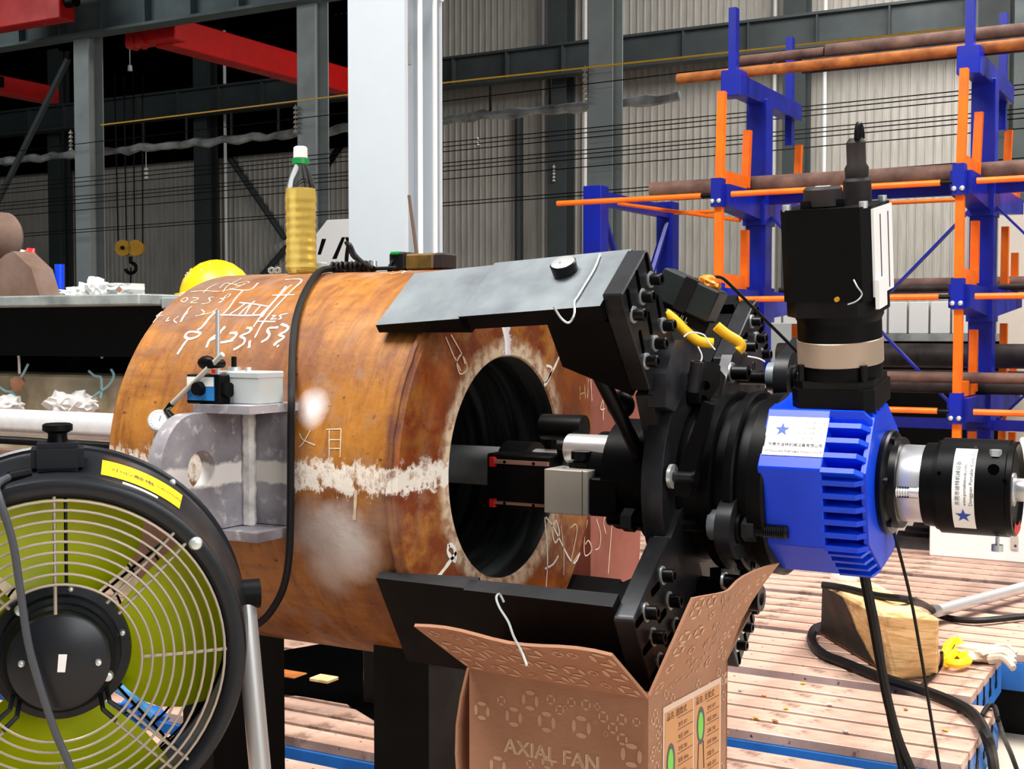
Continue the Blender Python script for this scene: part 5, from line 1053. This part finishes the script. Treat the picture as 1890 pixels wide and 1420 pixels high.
def dotn(v):
    n = g.t.nodes.new('ShaderNodeVectorMath'); n.operation = 'DOT_PRODUCT'; g.set(n.inputs[0], g.co); n.inputs[1].default_value = v; return n.outputs['Value']
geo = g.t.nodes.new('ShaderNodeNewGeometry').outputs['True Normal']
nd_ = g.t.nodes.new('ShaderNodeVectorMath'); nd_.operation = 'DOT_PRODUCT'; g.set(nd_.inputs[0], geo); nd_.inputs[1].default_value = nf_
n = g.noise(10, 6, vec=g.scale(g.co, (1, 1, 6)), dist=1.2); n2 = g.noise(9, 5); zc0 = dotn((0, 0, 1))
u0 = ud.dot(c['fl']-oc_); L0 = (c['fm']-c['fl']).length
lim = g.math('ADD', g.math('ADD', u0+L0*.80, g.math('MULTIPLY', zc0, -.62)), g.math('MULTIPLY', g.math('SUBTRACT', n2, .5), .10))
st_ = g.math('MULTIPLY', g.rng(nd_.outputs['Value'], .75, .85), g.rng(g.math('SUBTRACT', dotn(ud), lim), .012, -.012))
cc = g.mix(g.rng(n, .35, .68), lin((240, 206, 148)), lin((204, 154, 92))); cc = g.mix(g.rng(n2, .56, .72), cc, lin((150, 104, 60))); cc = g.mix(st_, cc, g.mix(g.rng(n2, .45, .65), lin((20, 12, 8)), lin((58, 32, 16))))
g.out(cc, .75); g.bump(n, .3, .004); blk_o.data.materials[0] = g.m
p = at(1557, 1072, Z=bt_); o = build('clear_cup', MB().lathe([(0, .048), (.02, .05), (.045, .042), (.062, .024), (.068, 0)], p, (0, 0, 1), 28), CLEAR); tag(o, 'upturned clear plastic cup on the timber block', 'cup')
a, b = at(1730, 1128, Z=.06), at(1990, 1058, Z=.05); o = build('grey_pipe', MB().cyl(a, b, .0245, seg=20), STEELT); tag(o, 'grey steel pipe lying behind the timber block to the right edge', 'pipe')
for pts, z, lab, r in ((((1518, 1080), (1560, 1086), (1620, 1100), (1680, 1108), (1712, 1120), (1738, 1138), (1800, 1146), (1890, 1138), (1990, 1130)), .0, 'thick black cable lying across the top of the timber block and off to the right', .0125),):
    P = []
    for i, (x, y) in enumerate(pts): P.append(at(x, y, Z=bt_+.012 if x < 1700 else .10 if x < 1725 else .02))
    o = build('floor_cable', MB().tube(smooth_path(P), r, 8), RUBBER); tag(o, lab, 'cable')
P = [at(x, y, Z=.02) for x, y in ((1545, 1150), (1506, 1160), (1498, 1185), (1520, 1208), (1560, 1224), (1625, 1250), (1690, 1270), (1740, 1288), (1782, 1308), (1806, 1330), (1822, 1362))]+[at(1832, 1400, Z=-.08), at(1836, 1450, Z=-.2)]
o = build('floor_cable', MB().tube(smooth_path(P), .017, 8), RUBBER); tag(o, 'black cable bundle running in front of the timber block over the plate ends', 'cable')
P = [at(x, y, Z=.012) for x, y in ((1812, 1322), (1824, 1304), (1836, 1306), (1842, 1330))]+[at(1852, 1360, Z=-.1), at(1866, 1392, Z=-.2), at(1880, 1430, Z=-.28)]
o = build('floor_cable', MB().tube(smooth_path(P), .008, 8), RUBBER); tag(o, 'thin black cable looping over the plate ends at lower right', 'cable')
P = [at(1738, 1205, Z=.10), at(1737, 1228, Z=.03), at(1722, 1248, Z=.012), at(1705, 1262, Z=.012), at(1690, 1270, Z=.02)]
o = build('floor_cable', MB().tube(smooth_path(P), .006, 8), RUBBER); tag(o, 'thin cable curling round the right foot of the timber block', 'cable')
for pts, r, lab in ((((1592, 1040), (1598, 1080), (1610, 1140), (1624, 1220), (1640, 1300), (1660, 1370), (1690, 1440)), .0085, 'thick black cable hanging from the blue gearbox past the timber block'), (((1595, 1040), (1604, 1090), (1618, 1160), (1630, 1240), (1642, 1320), (1655, 1380), (1668, 1440)), .006, 'second black cable hanging beside the thick one under the gearbox'), (((1646, 970), (1660, 1020), (1682, 1110), (1700, 1210), (1716, 1310), (1738, 1440)), .0028, 'thin black lead hanging straight from the steel collar')):
    o = build('hanging_cable', MB().tube(smooth_path([at(x, y, F=2.13+(y-1000)*.0003) for x, y in pts]), r, 8), RUBBER); tag(o, lab, 'cable')
# gloves
for i, (px, py, mat, sc, sd) in enumerate(((1772, 1200, YEL, (1, .9, .7), 31), (1812, 1207, GREYW, (1.7, .9, .4), 33))):
    pass
gl = thing('work_glove', at(1790, 1210, Z=0), 'dirty grey work gloves with yellow cuffs beside the timber block', 'gloves')
build('palm', MB().sphere(at(1812, 1206, Z=.03), .075, sub=3, sc=(1.25, .8, .38), nz=.45, fr=2.6, seed=33), pm('glove_grey', (168, 150, 135), .9, c2=(196, 184, 170), sc=22), gl)
for k in range(4):
    a = at(1826, 1200+k*6, Z=.03); build('finger', MB().tube(smooth_path([a, a+Vector((.05, .02-.012*k, .012)), a+Vector((.085, .01-.02*k, -.008))]), lambda f: .016*(1-.25*f), 8), bpy.data.materials['glove_grey'], gl)
for pts in (((1742, 1214), (1752, 1190), (1768, 1184), (1770, 1200), (1752, 1214), (1748, 1224)), ((1748, 1222), (1768, 1226), (1786, 1220), (1776, 1212), (1790, 1208))):
    build('cuff', MB().tube(smooth_path([at(x, y, Z=.028) for x, y in pts]), .016, 8), YEL, gl)
cz = at(1715, 1026, Z=0)
wc = thing('white_cabinet', (cz.x+.6, cz.y+.2, 0), 'white equipment cabinet with a yellow warning label at the right edge', 'cabinet')
build('cabinet_body', MB().box2((cz.x, cz.y, .0), (cz.x+1.2, cz.y+.10, .235), bev=.006), WHT, wc, smooth=0); build('latch', MB().box(at(1872, 1002, Y=cz.y-.006), (.035, .012, .075), bev=.004), ALU, wc, smooth=0)
build('cabinet_back', MB().box2((cz.x+.42, cz.y+.05, .235), (cz.x+1.2, cz.y+.10, .62), bev=.006), WHT, wc, smooth=0)
build('warning_label', MB().box(at(1880, 972, Y=cz.y+.045), (.10, .006, .045)), YEL, wc, smooth=0); build('latch_hole', MB().cyl(at(1874, 1008, Y=cz.y-.013), at(1874, 1008, Y=cz.y-.0145), .007, seg=12), INK, wc)
for i, (x, y) in enumerate(((1655, 1220), (1672, 1310), (1745, 1348), (1366, 1275), (1410, 1285), (1450, 1308), (1530, 1300), (1430, 1330), (1395, 1325), (1560, 1350), (1340, 1352), (1482, 1262))):
    p = at(x, y, Z=.004); o = build('metal_chip', MB().sphere(p, .006, sub=1, sc=(1.6, 1, .6), nz=.5, seed=i), [WASH, RUSTO, HOOKY][i % 3]); o['group'] = 'metal chips on the plates'
    tag(o, ['silvery', 'rusty', 'yellowish'][i % 3]+' metal chip '+['at the timber block foot', 'on the plate front edge below the hanging cables', 'on the right end of the front plate', 'nearest the box upper right corner', 'right of the box, upper row', 'in mid upper row on the front plate', 'left of the timber block foot on the front plate', 'in the middle lower row of the front plate', 'in the lower row right of the box', 'lowest right on the front plate', 'lowest left beside the box', 'on the blue joint left of the timber block'][i], 'chip')
# ================================================================ CANTILEVER RACK
X1 = at(1400, 500, F=8.0).x; YP = at(1400, 500, F=8.0).y; X2 = X1+1.315; X3 = X2+1.315; X0 = X1-1.10
rack = thing('cantilever_rack', ((X1+X2)/2, YP, -.3), 'blue cantilever pipe rack with orange stakes and rods, upper right', 'rack')
LV = [2.66, 1.985, 1.395, .80, .24]
for x, ztop in ((X1, 2.56), (X2, 2.56), (X3, 2.56)):
    build('post', MB().box2((x-.065, YP-.06, -.3), (x+.065, YP+.06, ztop), bev=.004), RBLUE, rack, smooth=0)
    build('foot', MB().box2((x-.07, YP-.48, -.3), (x+.07, YP+1.2, -.2), bev=.004), RBLUE, rack, smooth=0)
    # top arm with blue stakes
    z = LV[0]
    build('arm', MB().box2((x-.05, YP-.46, z-.13), (x+.05, YP+.70, z-.02), bev=.004), RBLUE, rack, smooth=0); build('arm_block', MB().box2((x-.06, YP-.52, z-.15), (x+.06, YP-.40, z+.0), bev=.004), RBLUE, rack, smooth=0)
    for y, h in ((YP-.47, .36), (YP+.60, .40)): build('stake', MB().box2((x-.022, y-.03, z-.3 if y > YP else z-.02), (x+.022, y+.03, z+h)), RBLUE, rack, smooth=0)
    for li, z in enumerate(LV[1:]):
        build('arm', MB().hexa([(x-.055, YP-.68, z-.12), (x+.055, YP-.68, z-.12), (x+.055, YP, z-.17), (x-.055, YP, z-.17), (x-.055, YP-.68, z-.0), (x+.055, YP-.68, z-.0), (x+.055, YP, z), (x-.055, YP, z)]), RBLUE, rack, smooth=0)
        build('arm', MB().hexa([(x-.055, YP, z-.17), (x+.055, YP, z-.17), (x+.055, YP+1.12, z-.09), (x-.055, YP+1.12, z-.09), (x-.055, YP, z), (x+.055, YP, z), (x+.055, YP+1.12, z), (x-.055, YP+1.12, z)]), RBLUE, rack, smooth=0)
        build('gusset', MB().box2((x-.07, YP-.10, z-.19), (x+.07, YP+.10, z+.02)), RBLUE, rack, smooth=0)
        fk = build('tip_fork', MB().box2((x-.03, YP-.75, z-.13), (x+.03, YP-.67, z+.03)), RBLUE, rack, smooth=0)
        for dx in (-.02, .02): build('fork_bolt', MB().sphere((x+dx, YP-.755, z-.10), .014, sub=2), WASH, fk)
        ln = .006 if li < 1 else 0
        for y, h, zz0 in ((YP-.70, .52, -.08), (YP-.26, .36, .02), (YP+.76, .40, .0), (YP+1.16, .20 if li == 0 else .26, .02)):
            build('orange_stake', MB().hexa([(x-.022, y-.015, z+zz0), (x+.022, y-.015, z+zz0), (x+.022, y+.03, z+zz0), (x-.022, y+.03, z+zz0), (x-.02+ln*2, y-.015, z+h), (x+.022+ln*2, y-.015, z+h), (x+.022+ln*2, y+.03, z+h), (x-.02+ln*2, y+.03, z+h)]), ORANGE, rack, smooth=0)
        for y0, y1 in ((YP-.69, YP-.25), (YP+.76, YP+1.18)): build('stake_shoe', MB().box2((x-.015, y0, z+.005), (x+.015, y1, z+.085)), ORANGE, rack, smooth=0)
# front posts at left with short frame
for y in (YP, YP+1.22): build('short_post', MB().box2((X0-.075, y-.06, -.3), (X0+.055, y+.06, 2.10), bev=.004), RBLUE, rack, smooth=0)
build('tie_beam', MB().box2((X0-.03, YP, 1.98), (X0+.03, YP+1.22, 2.07)), RBLUE, rack, smooth=0)
for a, b in (((X0, YP+.06, 1.95), (X0, YP+.62, 1.2)), ((X0, YP+1.18, 1.95), (X0, YP+.62, 1.2))): build('frame_brace', MB().cyl(a, b, .025, seg=6), RBLUE, rack)
for a, b in ((X1, X2), (X2, X3)):
    for z in (1.955, .62): build('tie_beam', MB().box2((a, YP-.02, z-.03), (b, YP+.02, z+.03)), RBLUE, rack, smooth=0)
    for z0, z1 in ((1.92, .55), (.55, 1.92)): build('cross_brace', MB().box((0, 0, 0), (.012, .05, math.hypot(b-a, z1-z0)), frame(((a+b)/2, YP+.05 if z0 > z1 else YP+.02, (z0+z1)/2), (b-a, 0, z1-z0), (0, 1, 0)) @ Matrix.Rotation(PI/2, 4, 'Z') ), RBLUE, rack, smooth=0)
for z in (LV[1], LV[2], LV[3], LV[4]):
    for a, b in ((X0, X1), (X1, X2), (X2, X3)):
        if a == X0 and z < 1.9: continue
        build('orange_rod', MB().cyl((a+.09, YP-.74, z-.065), (b-.09, YP-.74, z-.065), .016, seg=12), ORANGE, rack); build('rod_end', MB().cyl((b-.09, YP-.74, z-.065), (b-.03, YP-.74, z-.065), .012, seg=8), BLK, rack)
        build('orange_rod', MB().cyl((a+.06, YP+1.18, z+.03), (b-.06, YP+1.18, z+.03), .014, seg=12), ORANGE, rack)
build('orange_rod', MB().cyl((X0+.06, YP+.2, 2.0), (X1-.05, YP-.2, 1.82), .012, seg=10), ORANGE, rack)
def pipe(y, z, r, x0, x1, mat, lab, hollow=True):
    o = build('steel_pipe', MB().lathe([(0, r*.8), (0, r), (x1-x0, r), (x1-x0, r*.8), (0, r*.8)], (x0, y, z), (1, 0, 0), 20), mat); tag(o, lab, 'pipe', 'pipes on the rack')
def pxx(x, Y): return at(x, 300, Y=Y).x
pipe(YP-.36, LV[0]+.01, .031, pxx(1250, YP-.36), 1.2, RUSTO, 'long orange-rust pipe sticking out farthest left on the top rack level')
pipe(YP-.20, LV[0]+.115, .041, pxx(1520, YP-.2)+.01, 1.2, RUSTP, 'thick brown pipe on the top rack level, its end above the motor')
pipe(YP-.20, LV[0]+.115, .028, pxx(1366, YP-.2), pxx(1520, YP-.2), RUSTP, 'thinner brown pipe on the top rack level butting the thick one')
pipe(YP-.25, LV[0]+.03, .042, pxx(1480, YP-.25), 1.2, PIPED, 'dark pipe in shade below the thick brown one on the top rack level')
pipe(YP-.14, LV[1]+.052, .050, pxx(1203, YP-.14), 1.2, RUSTP, 'long dull brown pipe on the second rack level'); pipe(YP-.03+.12, LV[1]+.05, .045, pxx(1240, YP+.1), 1.2, PIPED, 'dark pipe behind the brown one on the second rack level')
pipe(YP+.92, LV[2]+.05, .05, pxx(1500, YP+.9), 1.2, RUSTP, 'grey-brown pipe on the third rack level behind the posts'); pipe(YP+.5, LV[2]+.02, .02, pxx(1440, YP+.5), 1.2, PIPED, 'thin black bar on the third rack level')
pipe(YP-.42, LV[3]+.10, .030, pxx(1425, YP-.42), 1.2, RUSTP, 'grey-brown pipe in front of the posts on the fourth rack level'); pipe(YP+.60, LV[3]+.20, .075, pxx(1440, YP+.6), 1.2, PIPED, 'thick dark pipe behind the posts on the fourth rack level')
pipe(YP-.15, LV[3]+.04, .04, pxx(1440, YP-.15), 1.2, PIPED, 'black pipe under the grey-brown one on the fourth rack level'); pipe(YP+.95, LV[3]+.05, .05, pxx(1440, YP+.95), 1.2, PIPED, 'black pipe at the back of the fourth rack level')
for k in range(5): pipe(YP-.5+.21*k, LV[4]+.075, .072, pxx(1640, YP-.5), 1.2, PIPED, ['foremost dark pipe', 'second dark pipe', 'middle dark pipe', 'fourth dark pipe', 'rearmost dark pipe'][k]+' on the lowest rack level')
for k in range(4): pipe(YP-.36+.21*k, -.095, .1, pxx(1640, YP-.5), 1.2, PIPED, ['foremost black pipe', 'second black pipe', 'third black pipe', 'rearmost black pipe'][k]+' on the floor below the rack')
# bright crates and cabinet behind the rack
YS = 10.6; zs_ = at(1700, 616, Y=YS).z
o = thing('side_table', (at(1620, 600, Y=YS).x, YS+.3, -.3), 'long grey table behind the rack carrying white crates', 'table')
xa_, xb_ = at(1405, 600, Y=YS).x, at(1835, 600, Y=YS).x
build('table_top', MB().box2((xa_, YS-.05, zs_-.06), (xb_, YS+.6, zs_)), GREYB, o, smooth=0)
for x in (xa_+.1, (xa_+xb_)/2, xb_-.1): build('leg', MB().box2((x-.04, YS, -.3), (x+.04, YS+.08, zs_-.06)), BLK, o, smooth=0)
build('dark_skirt', MB().box2((xa_, YS+.3, -.1), (xb_, YS+.34, zs_-.06)), BLK, o, smooth=0)
xs_ = [1408, 1445, 1482, 1519, 1556, 1597, 1640, 1677, 1717, 1757, 1790]; hc_ = at(1700, 557, Y=YS).z-zs_
for k in range(len(xs_)-1):
    xa2, xb2 = at(xs_[k], 590, Y=YS).x, at(xs_[k+1]-4, 590, Y=YS).x; z_ = zs_
    o = tag(build('white_crate', MB().box2((xa2, YS, z_), (xb2, YS+.35, z_+hc_), bev=.006), WHT, smooth=0), ['first', 'second', 'third', 'fourth', 'fifth', 'sixth', 'seventh', 'eighth', 'ninth', 'tenth'][k]+' white crate from the left on the grey table behind the rack', 'crate', 'white crates on the grey table')
p0, p1 = at(1838, 620, Y=11.5), at(1990, 370, Y=11.5); o = tag(build('cream_cabinet', MB().box2((p0.x, 11.5, -.3), (p1.x, 12.2, p1.z), bev=.01), CREAM, smooth=0), 'tall cream cabinet at the right edge behind the rack', 'cabinet')
# grey machine parts behind gearbox, between rack posts
p0, p1 = at(1418, 668, Y=9.6), at(1470, 596, Y=9.6); o = tag(build('grey_carton', MB().box2((p0.x, 9.6, -.3), (p1.x+.25, 10.0, p1.z), bev=.006), GREYW, smooth=0), 'dull grey cabinet behind the left rack post', 'cabinet')
# white machine with dark slash logo behind the pale column
YW = 9.0; p0, p1 = at(584, 498, Y=YW), at(720, 400, Y=YW)
zc1 = p1.z; xw0 = p0.x; xw1 = p1.x; zk = at(590, 432, Y=YW).z; xk = at(604, 400, Y=YW).x
wm = build('white_machine', MB().prism([(xw0, -.3), (xw1, -.3), (xw1, zc1), (xk, zc1), (xw0, zk)], basis((0, YW+.6, 0), (1, 0, 0), (0, 0, 1), (0, -1, 0)), .6), WHT, smooth=0); tag(wm, 'white machine housing with dark slash marks behind bottle and pale column', 'machine')
for q in (((586, 470), (592, 470), (602, 441), (594, 441)), ((613, 478), (621, 478), (637, 438), (631, 438)), ((637, 438), (643, 438), (656, 478), (648, 478))):
    m = MB(); m.vf([at(x, y, Y=YW-.004) for x, y in q], [(0, 1, 2, 3)]); build('slash_mark', m, BLK, wm, smooth=0)
o = tag(build('brown_lead', MB().tube(smooth_path([at(x, y, F=2.75) for x, y in ((638, 446), (646, 462), (652, 474), (664, 482), (680, 490))]), .004, 8), RUBBER), 'brown-black lead curling behind the coiled cord on the drum', 'cable')
